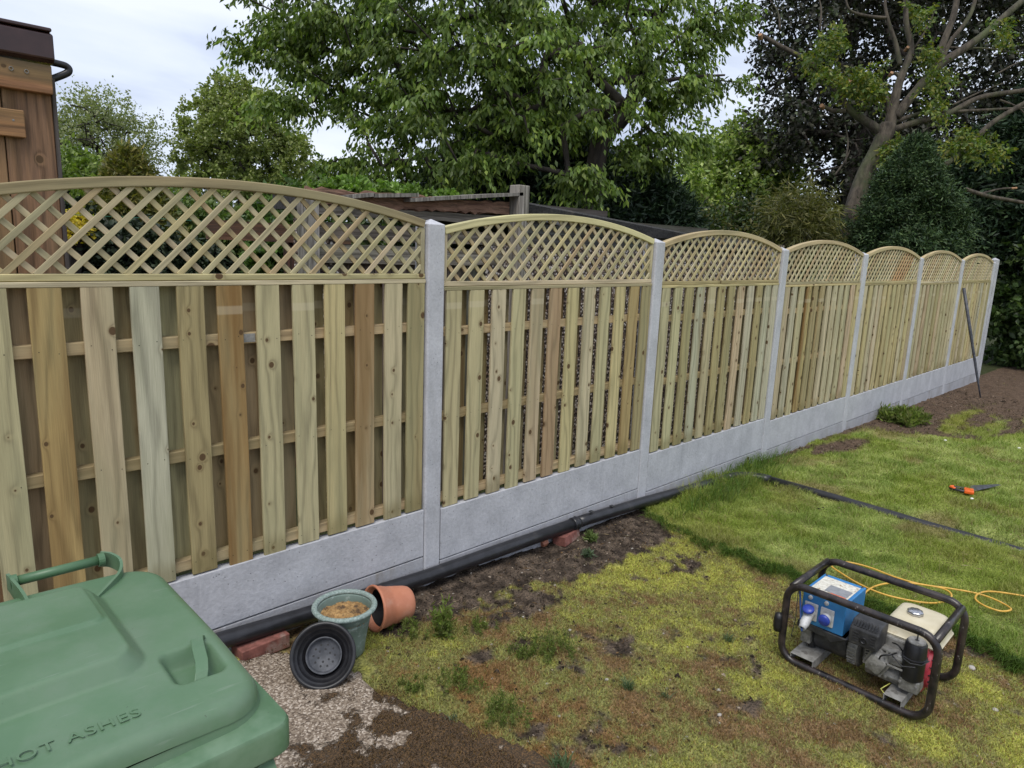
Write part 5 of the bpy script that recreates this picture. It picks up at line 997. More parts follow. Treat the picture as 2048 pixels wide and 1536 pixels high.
def cherry():
    rs = np.random.default_rng(11); d = 8.3
    E = [ell(880, 50, d, 290, 220), ell(730, 130, d, 150, 130), ell(1040, 150, 7.9, 250, 150), ell(1260, 50, 8.5, 170, 150), ell(790, 270, 8.2, 95, 80), ell(650, 40, 8.4, 100, 60), ell(1000, -180, 8.5, 440, 190), ell(1310, 180, 8.6, 110, 45), ell(920, 270, 7.7, 140, 80), ell(1180, 220, 8.5, 90, 70), ell(660, 160, 8.3, 50, 50), ell(740, 330, 8.2, 40, 36), ell(620, 90, 8.3, 60, 50)]
    c = shell(rs, E, 760, 0.2, 0.35, 3)
    arms = []
    for (x0, y0, x1, y1, dd) in ((600, 110, 462, 74, 8.2), (640, 60, 500, 28, 8.3), (620, 200, 545, 190, 8.1), (700, 330, 650, 355, 8.2), (1300, 190, 1478, 150, 8.6), (1300, 120, 1480, 50, 8.6), (1290, 260, 1410, 285, 8.6), (1350, 60, 1465, 5, 8.6), (1250, 280, 1330, 330, 8.5), (1130, 330, 1170, 370, 7.6), (930, 330, 880, 385, 7.8), (780, 330, 740, 372, 7.9)):
        for t in np.linspace(0, 1, 6): arms.append(atd(x0 + (x1 - x0) * t * 0.93, y0 + (y1 - y0) * t * 0.93, dd))
        for t in (0.1, 0.3, 0.5, 0.7): arms.append(atd(x0 + (x1 - x0) * t, y0 + (y1 - y0) * t + 8, dd + 0.12))
    c = np.concatenate([c, np.array(arms) + rs.normal(size=(len(arms), 3)) * 0.05])
    ctr = atd(930, 60, d); pal = [(0.115, 0.175, 0.038), (0.15, 0.22, 0.048), (0.085, 0.135, 0.032), (0.23, 0.30, 0.06), (0.125, 0.185, 0.04)]
    c = c + rs.normal(size=c.shape) * 0.06; a = leaves(c, rs, 7, 14, 0.36, 0.090, 0.037, 0.18, 1.15, pal, ctr, 0.75, 0.0, 0.26, flat=0.45)
    base = atd(1185, 470, 8.6); base[2] = 0; trunk = [base, atd(1190, 330, 8.6), atd(1245, 235, 8.6), atd(1300, 130, 8.6)]
    w = branches(base, None, 0.13, c, rs, 5, 0.0042, trunk, maxn=900)
    w.tube(spline([atd(1215, 270, 8.55), atd(1290, 185, 8.5), atd(1350, 158, 8.5), atd(1450, 150, 8.5)], 5), list(np.linspace(0.05, 0.012, 16)), 7)
    foliage_thing('cherry_tree', 'broad cherry tree with drooping mid-green leaves filling the top centre', 'tree', *a, M['leaf'], w, M['barkd'], loc=base)
cherry()
def maple():
    rs = np.random.default_rng(5); d = 26
    E = [ell(485, 290, d, 125, 110), ell(470, 215, d, 80, 52), ell(410, 320, d, 60, 50), ell(570, 330, d, 62, 60), ell(480, 400, d, 140, 50), ell(610, 370, d, 40, 40)]
    c = shell(rs, E, 700, 0.45, 0.12, 8); base = atd(487, 520, d); base[2] = -0.3
    a = leaves(c, rs, 6, 12, 0.40, 0.125, 0.095, 0.05, 0.2, [(0.19, 0.235, 0.06), (0.24, 0.28, 0.08), (0.14, 0.18, 0.05), (0.28, 0.31, 0.10)], atd(485, 330, d), 0.5, 0.25, 0.16)
    foliage_thing('round_tree', 'round-headed green tree standing alone against the sky beyond the first trellis', 'tree', *a, M['leaf'], branches(base, atd(487, 270, d), 0.24, c, rs, 5, 0.016, maxn=260), M['barkd'], loc=base)
    rs = np.random.default_rng(6); d = 30
    E = [ell(215, 280, d, 105, 80), ell(160, 300, d, 70, 90), ell(270, 320, d, 60, 60), ell(190, 240, d, 70, 45)]
    c = shell(rs, E, 300, 0.15, 0.4, 4); base = atd(190, 520, d); base[2] = -0.3
    a = leaves(c, rs, 5, 8, 0.85, 0.14, 0.085, 0.1, 0.2, [(0.22, 0.25, 0.11), (0.28, 0.30, 0.15), (0.17, 0.20, 0.085)], atd(200, 330, d), 0.5, 0.5, 0.15)
    foliage_thing('airy_tree', 'thin open-crowned tree against the sky right of the timber shed', 'tree', *a, M['leaf'], branches(base, atd(195, 310, d), 0.2, c, rs, 5, 0.016, maxn=260), M['barkd'], loc=base)
maple()
def beech():
    rs = np.random.default_rng(9); d = 17
    E = [ell(1640, 60, d, 150, 130), ell(1620, 250, d, 140, 130), ell(1850, 150, d + 1.5, 240, 220), ell(1750, 330, d + 1, 180, 110), ell(1900, -40, d, 300, 130), ell(1540, 280, d, 70, 55), ell(2050, 250, d + 1, 150, 220), ell(1560, 150, d, 50, 50), ell(1700, -120, d, 220, 110)]
    c = shell(rs, E, 1250, 0.2, 0.25, 14); base = atd(1700, 560, d); base[2] = -0.2
    a = leaves(c, rs, 6, 9, 0.62, 0.135, 0.085, 0.12, 0.3, [(0.030, 0.030, 0.022), (0.040, 0.040, 0.026), (0.022, 0.027, 0.018), (0.045, 0.062, 0.026), (0.055, 0.055, 0.04)], atd(1800, 150, d + 1), 0.4, 0.1, 0.25)
    foliage_thing('copper_beech', 'dark purple-leaved beech filling the sky at the top right', 'tree', *a, M['leafd'], branches(base, atd(1720, 200, d), 0.25, c, rs, 5, 0.012, maxn=300), M['barkd'], loc=base)
beech()
def lopped():
    rs = np.random.default_rng(3); d = 12; K = lambda x, y, dd=0: atd(x, y, d + dd); base = K(1692, 560); base[2] = -0.15
    root = empty('lopped_tree', base); tag(root, 'leaning bare-limbed tree with freshly cut branch stumps in front of the dark beech', 'tree'); m = MB()
    def limb(P, r, n=10, s=6): Q = spline([np.array(p) for p in P], s); m.tube(Q, list(0.86 * np.interp(np.linspace(0, 1, len(Q)), np.linspace(0, 1, len(r)), r)), n)
    limb([base, K(1700, 470), K(1722, 370), K(1752, 305), K(1778, 252)], [0.21, 0.19, 0.165, 0.15, 0.17], 14)
    limb([K(1778, 262), K(1786, 215), K(1800, 160), K(1822, 100), K(1812, 40), K(1812, -60)], [0.12, 0.10, 0.075, 0.06, 0.05, 0.04])
    limb([K(1790, 235), K(1830, 185), K(1880, 130), K(1960, 75), K(2060, -10), K(2150, -60)], [0.10, 0.09, 0.085, 0.07, 0.055, 0.04])
    limb([K(1870, 140), K(1885, 90), K(1910, 20), K(1918, -60)], [0.07, 0.065, 0.06, 0.05])
    limb([K(1880, 130), K(1900, 85), K(1940, 30), K(1960, -40)], [0.05, 0.045, 0.04, 0.03])
    limb([K(1800, 130), K(1792, 90), K(1776, 40), K(1770, 0), K(1780, -40)], [0.05, 0.045, 0.035, 0.025, 0.02])
    limb([K(1776, 36), K(1735, 32), K(1700, 20), K(1690, -10)], [0.032, 0.03, 0.022, 0.015])
    limb([K(1768, 268), K(1735, 245), K(1700, 220), K(1672, 180), K(1650, 150), K(1602, 115), K(1560, 92), K(1522, 70)], [0.10, 0.085, 0.07, 0.06, 0.06, 0.052, 0.045, 0.04])
    limb([K(1690, 222), K(1665, 221), K(1645, 212)], [0.05, 0.042, 0.038])
    limb([K(1780, 262), K(1830, 245), K(1890, 230), K(1960, 195), K(2050, 180), K(2120, 160)], [0.07, 0.065, 0.055, 0.05, 0.045, 0.03])
    limb([K(1785, 245), K(1850, 225), K(1930, 222), K(2060, 215)], [0.045, 0.04, 0.03, 0.02])
    limb([K(1775, 330), K(1790, 312), K(1830, 305), K(1900, 312)], [0.06, 0.05, 0.04, 0.03])
    limb([K(1890, 330, -.3), K(1940, 290), K(1985, 245), K(2060, 200)], [0.055, 0.055, 0.05, 0.045])
    limb([K(1780, 235), K(1775, 205), K(1765, 180)], [0.06, 0.05, 0.045])
    limb([K(1805, 165), K(1795, 150), K(1785, 145)], [0.04, 0.035, 0.03])
    for (x, y, x2, y2) in ((1905, 210, 2010, 165), (1990, 150, 2050, 120), (1830, 95, 1870, 20), (1640, 60, 1632, -20), (1690, 330, 1690, 250), (1560, 60, 1540, 0), (1900, 95, 2048, 110), (2000, 200, 2060, 240), (1670, 350, 1700, 300)): limb([K(x, y), K((x + x2) / 2 + 6, (y + y2) / 2 - 5), K(x2, y2)], [0.022, 0.016, 0.009], 6, 4)
    limb([K(1930, 378, -1), K(1975, 392, -1), K(2030, 402, -1), K(2080, 412, -1)], [0.035, 0.035, 0.03, 0.025]); limb([K(1960, 388, -1), K(2000, 378, -1), K(2032, 376, -1)], [0.02, 0.017, 0.015])
    m.build('trunk', M['bark'], root, sm=True, loc=base)
    m = MB()
    for (x, y, r_, dr) in ((1643, 211, .044, (-1, 0, .3)), (1702, 161, .05, (-1, -.6, .5)), (1784, 145, .036, (-.7, -.7, .6)), (1816, 94, .032, (-.7, -.7, .4)), (1520, 69, .045, (-1, -.2, .8)), (2033, 376, .02, (.6, -.5, .1))):
        p = K(x, y, -0.05 if x < 1900 else -1.0); v = norm(np.array(dr, float)); r_ *= 0.8; m = MB(); m.lathe([(0.0, 0.004), (r_ * 0.9, 0.003), (r_, 0.0), (r_, -0.09)], 14, Matrix.Translation(tuple(p)) @ Vector(tuple(v)).to_track_quat('Z', 'Y').to_matrix().to_4x4()); m.build('cut_stump', M['cut'], root)
    c = []
    for (x, y, s, n) in ((1735, 165, 28, 26), (1690, 175, 22, 16), (1640, 150, 22, 14), (1660, 85, 26, 20), (1625, 120, 18, 10), (1850, 110, 18, 12), (1880, 165, 25, 12), (1780, 290, 28, 14), (1940, 285, 30, 18), (1900, 300, 20, 8), (1840, 30, 25, 10), (1760, 190, 20, 10), (2010, 60, 35, 12), (1990, 300, 30, 10), (1870, 215, 30, 12)):
        q = rs.normal(size=(n, 2)) * s * 0.55; c += [K(x + a, y + b, rs.uniform(-.5, .3)) for a, b in q]
    V, F, cc = leaves(np.array(c), rs, 5, 7, 0.22, 0.085, 0.045, 0.2, 0.5, [(0.10, 0.15, 0.03), (0.15, 0.19, 0.035), (0.075, 0.12, 0.03), (0.20, 0.20, 0.035)], None, 0, 0.2, 0.2); rawmesh('sprouting_leaves', V, F3=F, mat=M['leaf'], parent=root, loc=base, cols=cc)
lopped()
def conifer(px, d, top, w, bot, label, name, pal, seed, n=900, L=0.14, tw=7, per=9, mat='leafd', tl=0.3, noise=0.2):
    rs = np.random.default_rng(seed); t = atd(px, top, d); b = atd(px, bot, d); H = t[2] - max(b[2], -0.2); z0 = t[2] - H; R0 = w * d / CF
    u = rs.random(n) ** 0.8; ang = rs.random(n) * 6.283; prof = np.minimum(1, (1 - u) * 1.9) ** 0.8 * (0.82 + 0.18 * np.cos(u * 3)); rr_ = R0 * prof * (0.72 + 0.30 * rs.random(n)) * (1 + noise * (vn(ang * 3, u * 7, seed) - .5) * 2)
    c = np.stack([t[0] + rr_ * np.cos(ang), t[1] + rr_ * np.sin(ang), z0 + u * H], 1); axis_ = np.stack([np.full(n, t[0]), np.full(n, t[1]), c[:, 2] - 0.2 * R0], 1)
    V, F, cc = leaves(c, rs, tw, per, tl, L, L * 0.28, 0.15, 0.15, pal, np.repeat(axis_, tw, 0), 1.5, 0.45, 0.22)
    m = MB(); m.tube([(t[0], t[1], -0.1), (t[0], t[1], t[2] * 0.9)], [R0 * 0.10, 0.02], 8)
    foliage_thing(name, label, 'tree' if 'tree' in label or 'cypress' in label else 'shrub', V, F, cc, M[mat], m, M['barkd'], loc=(t[0], t[1], float(gz(t[0]))))
DG = [(0.022, 0.042, 0.022), (0.030, 0.055, 0.026), (0.016, 0.032, 0.018), (0.045, 0.075, 0.032)]
MG = [(0.038, 0.070, 0.028), (0.052, 0.092, 0.034), (0.024, 0.048, 0.021), (0.078, 0.12, 0.042)]
conifer(1832, 11.0, 300, 66, 520, 'bushy dark green cypress in front of the lopped tree', 'cypress', MG, 21, 2000, 0.07, tl=0.25, noise=0.85, tw=7)
conifer(1060, 10.0, 205, 190, 520, 'dark drooping conifer tree behind the cherry and outbuilding', 'leylandii', DG, 22, 1500, 0.15, tl=0.4)
conifer(1265, 10.6, 340, 120, 520, 'dark conifer tree behind the felt roof, lower of the pair', 'leylandii', DG, 23, 900, 0.14, tl=0.35)
conifer(1960, 14.5, 300, 150, 560, 'black-green conifer tree behind the far end of the fence', 'leylandii', DG, 24, 1500, 0.17, tl=0.45)
conifer(2130, 13.5, 150, 170, 560, 'tall black-green conifer tree at the right edge', 'leylandii', DG, 25, 1500, 0.17, tl=0.45)
conifer(258, 6.2, 330, 75, 560, 'golden-green conifer shrub behind the first trellis', 'golden_conifer', [(0.13, 0.14, 0.03), (0.18, 0.17, 0.04), (0.09, 0.10, 0.03), (0.22, 0.19, 0.05)], 26, 700, 0.07, tl=0.16, mat='leaf')
def bush(label, name, E, n, pal, seed, L=0.06, W=0.035, tl=0.2, mat='leaf', tw=5, per=8, hang=0.2, cat_='shrub', inner=0.3, up=0.2, noise=0.3, zmin=0.0, wood=True):
    rs = np.random.default_rng(seed); c = shell(rs, E, n, inner, noise, seed, zmin); ctr = np.mean([e[0] for e in E], 0)
    V, F, cc = leaves(c, rs, tw, per, tl, L, W, 0.1, hang, pal, ctr, 0.5, up, 0.2); base = np.array([ctr[0], ctr[1], float(gz(ctr[0])) - 0.05])
    w = branches(base, np.array([ctr[0], ctr[1], ctr[2] * 0.8]), 0.06, c, rs, 5, 0.006, maxn=90) if wood else None
    return foliage_thing(name, label, cat_, V, F, cc, M[mat], w, M['barkd'], loc=base)
LG = [(0.20, 0.28, 0.065), (0.26, 0.33, 0.085), (0.14, 0.21, 0.055), (0.31, 0.37, 0.11)]
bush('bright green loose tree between the cherry and the dark beech', 'light_tree', [ell(1450, 340, 18, 105, 80), ell(1500, 290, 18, 60, 45), ell(1390, 420, 17, 80, 80), ell(1540, 400, 18, 60, 100)], 560, LG, 31, 0.13, 0.08, 0.5, cat_='tree', tw=5, per=8)
bush('dark mixed shrubs behind the third and fourth trellises', 'mixed_shrub', [ell(1500, 470, 13, 120, 60), ell(1610, 480, 13, 60, 60), ell(1380, 480, 12.5, 70, 50)], 520, [(0.045, 0.07, 0.022), (0.06, 0.09, 0.028), (0.03, 0.05, 0.018), (0.11, 0.11, 0.035)], 32, 0.10, 0.05, 0.35)
bush('grassy bamboo clump left of the leaning tree trunk', 'bamboo', [ell(1595, 450, 11.5, 60, 50)], 170, [(0.13, 0.13, 0.04), (0.09, 0.10, 0.03), (0.17, 0.16, 0.05)], 33, 0.16, 0.02, 0.4, hang=0.6, up=0.6)
bush('yellow-green laburnum bush behind the trellis next to the timber shed', 'laburnum', [ell(145, 360, 12, 60, 48), ell(190, 420, 11.5, 90, 60), ell(130, 420, 11.5, 50, 70)], 420, [(0.14, 0.20, 0.035), (0.19, 0.25, 0.05), (0.10, 0.15, 0.03)], 34, 0.10, 0.06, 0.35)
bush('dark green bush low behind the first trellis', 'dark_shrub', [ell(235, 515, 5.6, 110, 60), ell(400, 530, 6.0, 60, 30), ell(150, 500, 5.4, 70, 70)], 520, [(0.02, 0.032, 0.016), (0.03, 0.045, 0.02), (0.014, 0.022, 0.012)], 35, 0.06, 0.035, 0.16, mat='leafd')
bush('mid-green garden shrubs behind the middle of the first trellis', 'garden_shrub', [ell(400, 480, 8.5, 80, 60), ell(500, 485, 9.0, 80, 55), ell(335, 460, 8.0, 55, 50)], 520, [(0.11, 0.16, 0.045), (0.15, 0.21, 0.06), (0.075, 0.115, 0.035)], 36, 0.07, 0.04, 0.25)
bush('fresh green shrub against the left end of the outbuilding', 'green_shrub', [ell(585, 430, 7.5, 55, 50), ell(560, 500, 7.0, 50, 50)], 260, [(0.08, 0.14, 0.03), (0.11, 0.19, 0.04), (0.05, 0.09, 0.025)], 37, 0.07, 0.045, 0.2)
bush('small shrub with yellow flowers beside the timber shed', 'yellow_flower_shrub', [ell(142, 452, 5.0, 30, 20)], 40, [(0.62, 0.46, 0.03), (0.7, 0.55, 0.06), (0.5, 0.42, 0.06)], 38, 0.035, 0.02, 0.09, zmin=0.8)
bush('low yellow-flowered plant seen through the first trellis near the old fence', 'yellow_flower_shrub', [ell(545, 532, 7.5, 35, 14)], 36, [(0.45, 0.32, 0.05), (0.35, 0.26, 0.05), (0.2, 0.2, 0.05)], 39, 0.06, 0.02, 0.12, zmin=0.9)
bush('bright ivy spreading over the outbuilding roof', 'ivy', [(aty(720, 388, 1.4), (0.22, 0.2, 0.06)), (aty(790, 394, 1.4), (0.18, 0.2, 0.04)), (aty(890, 398, 1.4), (0.08, 0.15, 0.02)), (aty(670, 386, 1.4), (0.14, 0.2, 0.06))], 330, [(0.13, 0.22, 0.035), (0.17, 0.27, 0.05), (0.09, 0.16, 0.03)], 40, 0.038, 0.030, 0.06, zmin=2.05, wood=False)
bush('broad-leaved laurel hedge beyond the corner post at the right edge', 'laurel', [ell(2060, 620, 13.3, 75, 110), ell(2120, 560, 13.0, 90, 120), ell(2040, 520, 14.0, 60, 60), ell(2200, 600, 12.5, 100, 140), ell(2030, 700, 13.6, 36, 50)], 700, [(0.05, 0.09, 0.025), (0.075, 0.125, 0.035), (0.035, 0.06, 0.02), (0.12, 0.17, 0.06)], 41, 0.13, 0.085, 0.35, mat='leaf')
def farwood():
    rs = np.random.default_rng(50); E = []
    for px in range(-500, 2700, 130): d = rs.uniform(30, 38); E.append(ell(px, 478 + rs.uniform(-12, 12), d, 95, 48 + rs.uniform(0, 16)))
    c = shell(rs, E, 1500, 0.3, 0.3, 2, 0.0); V, F, cc = leaves(c, rs, 5, 6, 1.1, 0.42, 0.28, 0.1, 0.2, [(0.06, 0.085, 0.03), (0.085, 0.12, 0.04), (0.045, 0.065, 0.025)], None, 0, 0.2, 0.2)
    o = rawmesh('far_woodland', V, F3=F, mat=M['leaf'], cols=cc); tag(o, 'distant line of trees and hedges beyond the gardens', kind='stuff')
farwood()

# ------------------------------------------------------------------ grass, moss and weeds
def blades(P, h, w, lean, cols, rs, bend=True):
    n = len(P); a = rs.random(n) * 6.283; d = np.stack([np.cos(a), np.sin(a), np.zeros(n)], 1); b = a + rs.normal(size=n) * 1.2; s = np.stack([np.cos(b + 1.57), np.sin(b + 1.57), np.zeros(n)], 1) * (w[:, None] / 2); up = np.array([0, 0, 1.0])
    if lean.ndim == 2: d = lean + d * 0.5
    else: d = d * lean[:, None]
    if bend:
        m = P + (d * 0.35 + up * 0.62) * h[:, None]; t = P + (d * 1.0 + up * 0.85) * h[:, None]
        V = np.stack([P - s, P + s, m + s * 0.75, m - s * 0.75, t], 1).reshape(-1, 3); i = np.arange(n)[:, None] * 5
        return V, i + np.array([4, 3, 2]), i + np.array([0, 1, 2, 3]), np.repeat(cols, 5, 0)
    t = P + (d + up) * h[:, None]; V = np.stack([P - s, P + s, t], 1).reshape(-1, 3); i = np.arange(n)[:, None] * 3
    return V, i + np.array([0, 1, 2]), None, np.repeat(cols, 3, 0)
def sample(rs, dens, x0, x1, y0, y1, maskf):
    n = int(dens * (x1 - x0) * (y1 - y0)); x = rs.uniform(x0, x1, n); y = rs.uniform(y0, y1, n); k = rs.random(n) < maskf(x, y); return x[k], y[k]
def seen(x, y):                                 # keep to the wedge of garden the lens and its neighbourhood look at
    q = np.stack([x - CP[0], y - CP[1], gz(x) - CP[2]], 1); c = q @ CV; return (c > 0.6) & (np.abs(q @ CR / np.maximum(c, .1)) < 0.92) & (q @ CU / np.maximum(c, .1) > -0.80)
def grasses():
    rs = np.random.default_rng(77)
    sets = []
    for (x0, x1, y0, y1, dens, h, w) in ((1.5, 3.2, -3.2, 0, 15000, 0.030, 0.0030), (3.2, 5.6, -4.6, 0, 7500, 0.032, 0.0042), (5.6, 14, -9, 0, 2300, 0.034, 0.008)):
        x, y = sample(rs, dens, x0, x1, y0, y1, lambda a, b: np.clip(lawn(a, b) * 1.1, 0, 1) * (1 - trench(a, b) * 0.97)); k = seen(x, y); x, y = x[k], y[k]
        c = gcol(x, y) * rs.uniform(0.75, 1.35, (len(x), 1)); c = c * (0.78 + 0.5 * fbm(x * 12, y * 12, 96, 3))[:, None]; dry = rs.random(len(x)) < 0.05 + 0.22 * sst(0.55, 0.75, fbm(x * 6, y * 6, 97)); c[dry] = np.array([0.26, 0.22, 0.10]) * rs.uniform(.7, 1.2, (dry.sum(), 1))
        long_ = np.exp(-((y + 0.08) / 0.2) ** 2) * sst(1.9, 2.4, x) * sst(4.0, 3.3, x) * 2.3 + 0.9 * np.exp(-((x - lawn_edge(y) - 0.01) / 0.03) ** 2)
        cl_ = fbm(x * 9, y * 9, 95, 3); hh = h * (0.45 + 1.3 * sst(0.25, 0.8, cl_)) * rs.uniform(0.6, 1.3, len(x)) * (1 + long_ * rs.random(len(x))); P = np.stack([x, y, gheight(x, y) - 0.002], 1)
        sets.append(blades(P, hh, np.full(len(x), w) * rs.uniform(.7, 1.3, len(x)), rs.uniform(0.3, 1.2, len(x)), c, rs, x0 < 5))
    # overhanging fringe along the turf edge
    n = 11000; y = rs.uniform(-3.0, -0.02, n); y = y[rs.random(n) < (0.25 + 0.75 * sst(-0.5, -1.0, y)) * sst(0.2, 0.5, vn(y * 9, y * 0, 98) + 0.2)]; n = len(y); x = lawn_edge(y) + rs.uniform(0.0, 0.06, n); P = np.stack([x, y, gheight(x, y)], 1); ln = np.stack([-rs.uniform(0.2, 1.5, n), rs.normal(size=n) * 0.5, -rs.uniform(0, 0.9, n)], 1)
    sets.append(blades(P, rs.uniform(0.03, 0.065, n), np.full(n, 0.0032), ln, np.array([0.075, 0.13, 0.022]) * rs.uniform(0.6, 1.6, (n, 1)), rs))
    # long unmown grass around the bend of the pipe
    n = 1700; x = np.concatenate([rs.normal(2.65, 0.33, n // 2), rs.normal(3.45, 0.28, n - n // 2)]); y = np.concatenate([rs.normal(-0.27, 0.06, n // 2), rs.normal(-0.08, 0.08, n - n // 2)]); y = np.minimum(y, 0.0); P = np.stack([x, y, gheight(x, y)], 1)
    sets.append(blades(P, rs.uniform(0.05, 0.17, n), np.full(n, 0.0035), np.stack([rs.normal(size=n) * 0.5 - 0.2, rs.normal(size=n) * 0.4 - 0.2, np.zeros(n)], 1), np.array([0.10, 0.16, 0.035]) * rs.uniform(0.6, 1.6, (n, 1)), rs))
    V, F3, F4, Cc = [], [], [], []; n = 0
    for v, f3, f4, c in sets:
        V.append(v); F3.append(f3 + n); Cc.append(c); n0 = n; n += len(v)
        if f4 is not None: F4.append(f4 + n0)
    o = rawmesh('grass', np.concatenate(V), F3=np.concatenate(F3), F4=np.concatenate(F4), mat=M['blade'], loc=(3, -1, 0), cols=np.concatenate(Cc)); tag(o, 'mown lawn grass with long blades along the turf edge and the pipe', kind='stuff')
    # moss: very short dense tufts
    sets = []
    x, y = sample(rs, 46000, -0.75, 1.75, -2.6, 0.0, lambda a, b: sst(0.20, 0.50, moss(a, b)) * 0.97 + 0.03); k = seen(x, y) & ~((x < -0.45) & (y > -0.5) & (x < -0.6)); x, y = x[k], y[k]
    P = np.stack([x, y, gheight(x, y) - 0.001], 1); c = gcol(x, y, rs.normal(size=len(x)) * 0.07) * rs.uniform(0.55, 1.7, (len(x), 1)); br = rs.random(len(x)) < 0.14; c[br] = np.array([0.24, 0.13, 0.05]) * rs.uniform(.5, 1.3, (br.sum(), 1))
    V, F, _, cc = blades(P, rs.uniform(0.005, 0.016, len(x)), np.full(len(x), 0.0036) * rs.uniform(.7, 1.4, len(x)), rs.uniform(0.2, 1.3, len(x)), c, rs, False)
    o = rawmesh('moss', V, F3=F, mat=M['blade'], loc=(0.5, -1, 0), cols=cc); tag(o, 'yellow-green and brown moss over the scraped soil', kind='stuff')
    # dead stalks and shrivelled leaves lying about
    n = 1500; x = rs.uniform(-0.9, 4.5, n); y = rs.uniform(-2.4, -0.05, n); k = seen(x, y) & ~((x < -0.5) & (y < -0.2)); x, y = x[k], y[k]; n = len(x); a = rs.random(n) * 6.283; P = np.stack([x, y, gheight(x, y) + 0.006 + 0.012 * (x > 1.65)], 1); D = np.stack([np.cos(a), np.sin(a), rs.normal(size=n) * 0.12], 1); S = np.stack([-np.sin(a), np.cos(a), rs.normal(size=n) * 0.5], 1); lf = rs.random(n) < 0.25
    l_ = np.where(lf, rs.uniform(.008, .018, n), rs.uniform(.015, .06, n))[:, None]; w_ = np.where(lf, rs.uniform(.003, .006, n), 0.0009)[:, None]
    V = np.stack([P - D * l_ / 2, P + S * w_, P + D * l_ / 2, P - S * w_ + (0, 0, .002)], 1).reshape(-1, 3); i = np.arange(n)[:, None] * 4; F = np.concatenate([i + np.array([0, 1, 2]), i + np.array([0, 2, 3])]); c = np.array([[0.30, 0.22, 0.12], [0.22, 0.13, 0.06], [0.38, 0.31, 0.20], [0.12, 0.075, 0.04]])[rs.integers(0, 4, n)]
    o = rawmesh('leaf_litter', V, F3=F, mat=M['blade'], loc=(0, 0, 0), cols=np.repeat(c, 4, 0)); tag(o, 'scattered dead stalks and small dry leaves', kind='stuff')
    # crumbs of soil and small stones
    x, y = sample(rs, 26000, -1.5, -0.3, -1.9, -0.1, lambda a, b: sst(0.35, 0.75, slabmoss(a, b) + 1.2 * (fbm(a * 9, b * 9, 33) - 0.5)) * (a < -0.62 + 0.16 * np.clip(-b - .7, 0, 1))); P = np.stack([x, y, gz(x) + 0.009], 1)
    c = np.array([[0.05, 0.03, 0.014], [0.09, 0.055, 0.022], [0.18, 0.11, 0.045], [0.03, 0.02, 0.012], [0.12, 0.11, 0.04]])[rs.integers(0, 4, len(x))] * rs.uniform(.6, 1.5, (len(x), 1)); V, F, _, cc = blades(P, rs.uniform(0.004, 0.009, len(x)), np.full(len(x), 0.0035), rs.uniform(.2, 1.2, len(x)), c, rs, False)
    o = rawmesh('moss', V, F3=F, mat=M['blade'], loc=(-1, -1, 0), cols=cc); tag(o, 'dark brown moss crusted over the concrete path', kind='stuff')
    ico = np.array([(0, 0, 1), (0.9, 0, 0.1), (0.1, 0.9, 0), (-0.8, 0.2, 0.1), (0, -0.9, 0), (0, 0, -0.7)]); fa = np.array([(0, 1, 2), (0, 2, 3), (0, 3, 4), (0, 4, 1), (5, 2, 1), (5, 3, 2), (5, 4, 3), (5, 1, 4)])
    x, y = sample(rs, 1500, -1.0, 10.0, -1.6, 0.0, lambda a, b: np.clip(1 - lawn(a, b) - 0.8 * sst(.3, .6, moss(a, b)), 0.02, 1) * np.where(a > 5, 0.5, 1) * ((a > -0.55) | (b > -0.2))); n = len(x); s = rs.lognormal(-5.35, 0.5, n); P = np.stack([x, y, gheight(x, y) + s * 0.1], 1)
    V = (P[:, None, :] + (ico * (1 + 0.0))[None] * s[:, None, None] * rs.uniform(.6, 1.3, (n, 6, 1)) * np.array([1, 1, .7])).reshape(-1, 3); F = (np.arange(n)[:, None, None] * 6 + fa[None]).reshape(-1, 3)
    c = np.where((rs.random(n) < 0.06)[:, None], np.array([[0.34, 0.28, 0.22]]), np.array([[0.05, 0.038, 0.028]])) * rs.uniform(.6, 1.5, (n, 1)); o = rawmesh('gravel', V, F3=F, mat=M['ground'], loc=(0, 0, 0), cols=np.repeat(c, 6, 0)); tag(o, 'crumbs of dark soil and small stones', kind='stuff')
grasses()
def weed(px, py, h, spread, n, lab, name='weed', pal=((0.13, 0.18, 0.04), (0.18, 0.23, 0.05), (0.10, 0.14, 0.035), (0.16, 0.17, 0.06)), leafl=0.014, seed=0, blade=False):
    rs = np.random.default_rng(100 + seed); p = gnd(px, py); p[2] = float(gheight(np.array([p[0]]), np.array([p[1]]))[0])
    if blade:
        P = np.repeat(p[None], n, 0) + rs.normal(size=(n, 3)) * [spread * .25, spread * .25, 0]; a = rs.random(n) * 6.283; ln = np.stack([np.cos(a), np.sin(a), np.zeros(n)], 1) * rs.uniform(.3, 1.2, (n, 1))
        V, F3, F4, cc = blades(P, rs.uniform(.5, 1.1, n) * h, np.full(n, 0.0035), ln, np.array(pal)[rs.integers(0, len(pal), n)], rs); o = rawmesh(name, V, F3=F3, F4=F4, mat=M['blade'], loc=p, cols=cc)
    else:
        st = []; 
        for i in range(n):
            b = p + np.array([rs.normal() * spread * .5, rs.normal() * spread * .5, 0]); b[2] = float(gheight(np.array([b[0]]), np.array([b[1]]))[0]); d = norm(np.array([rs.normal() * .25, rs.normal() * .25, 1.0])); hh = h * rs.uniform(.45, 1.1)
            st += [b + d * hh * t for t in np.linspace(0.1, 1, 7)]
        V, F, cc = leaves(np.array(st), rs, 3, 2, leafl * .7, leafl, leafl * .30, 0.0, -0.7, pal, None, 0, .9, .15); o = rawmesh(name, V, F3=F, mat=M['blade'], loc=p, cols=cc)
    tag(o, lab, 'weed', 'weeds on the scraped ground'); return o
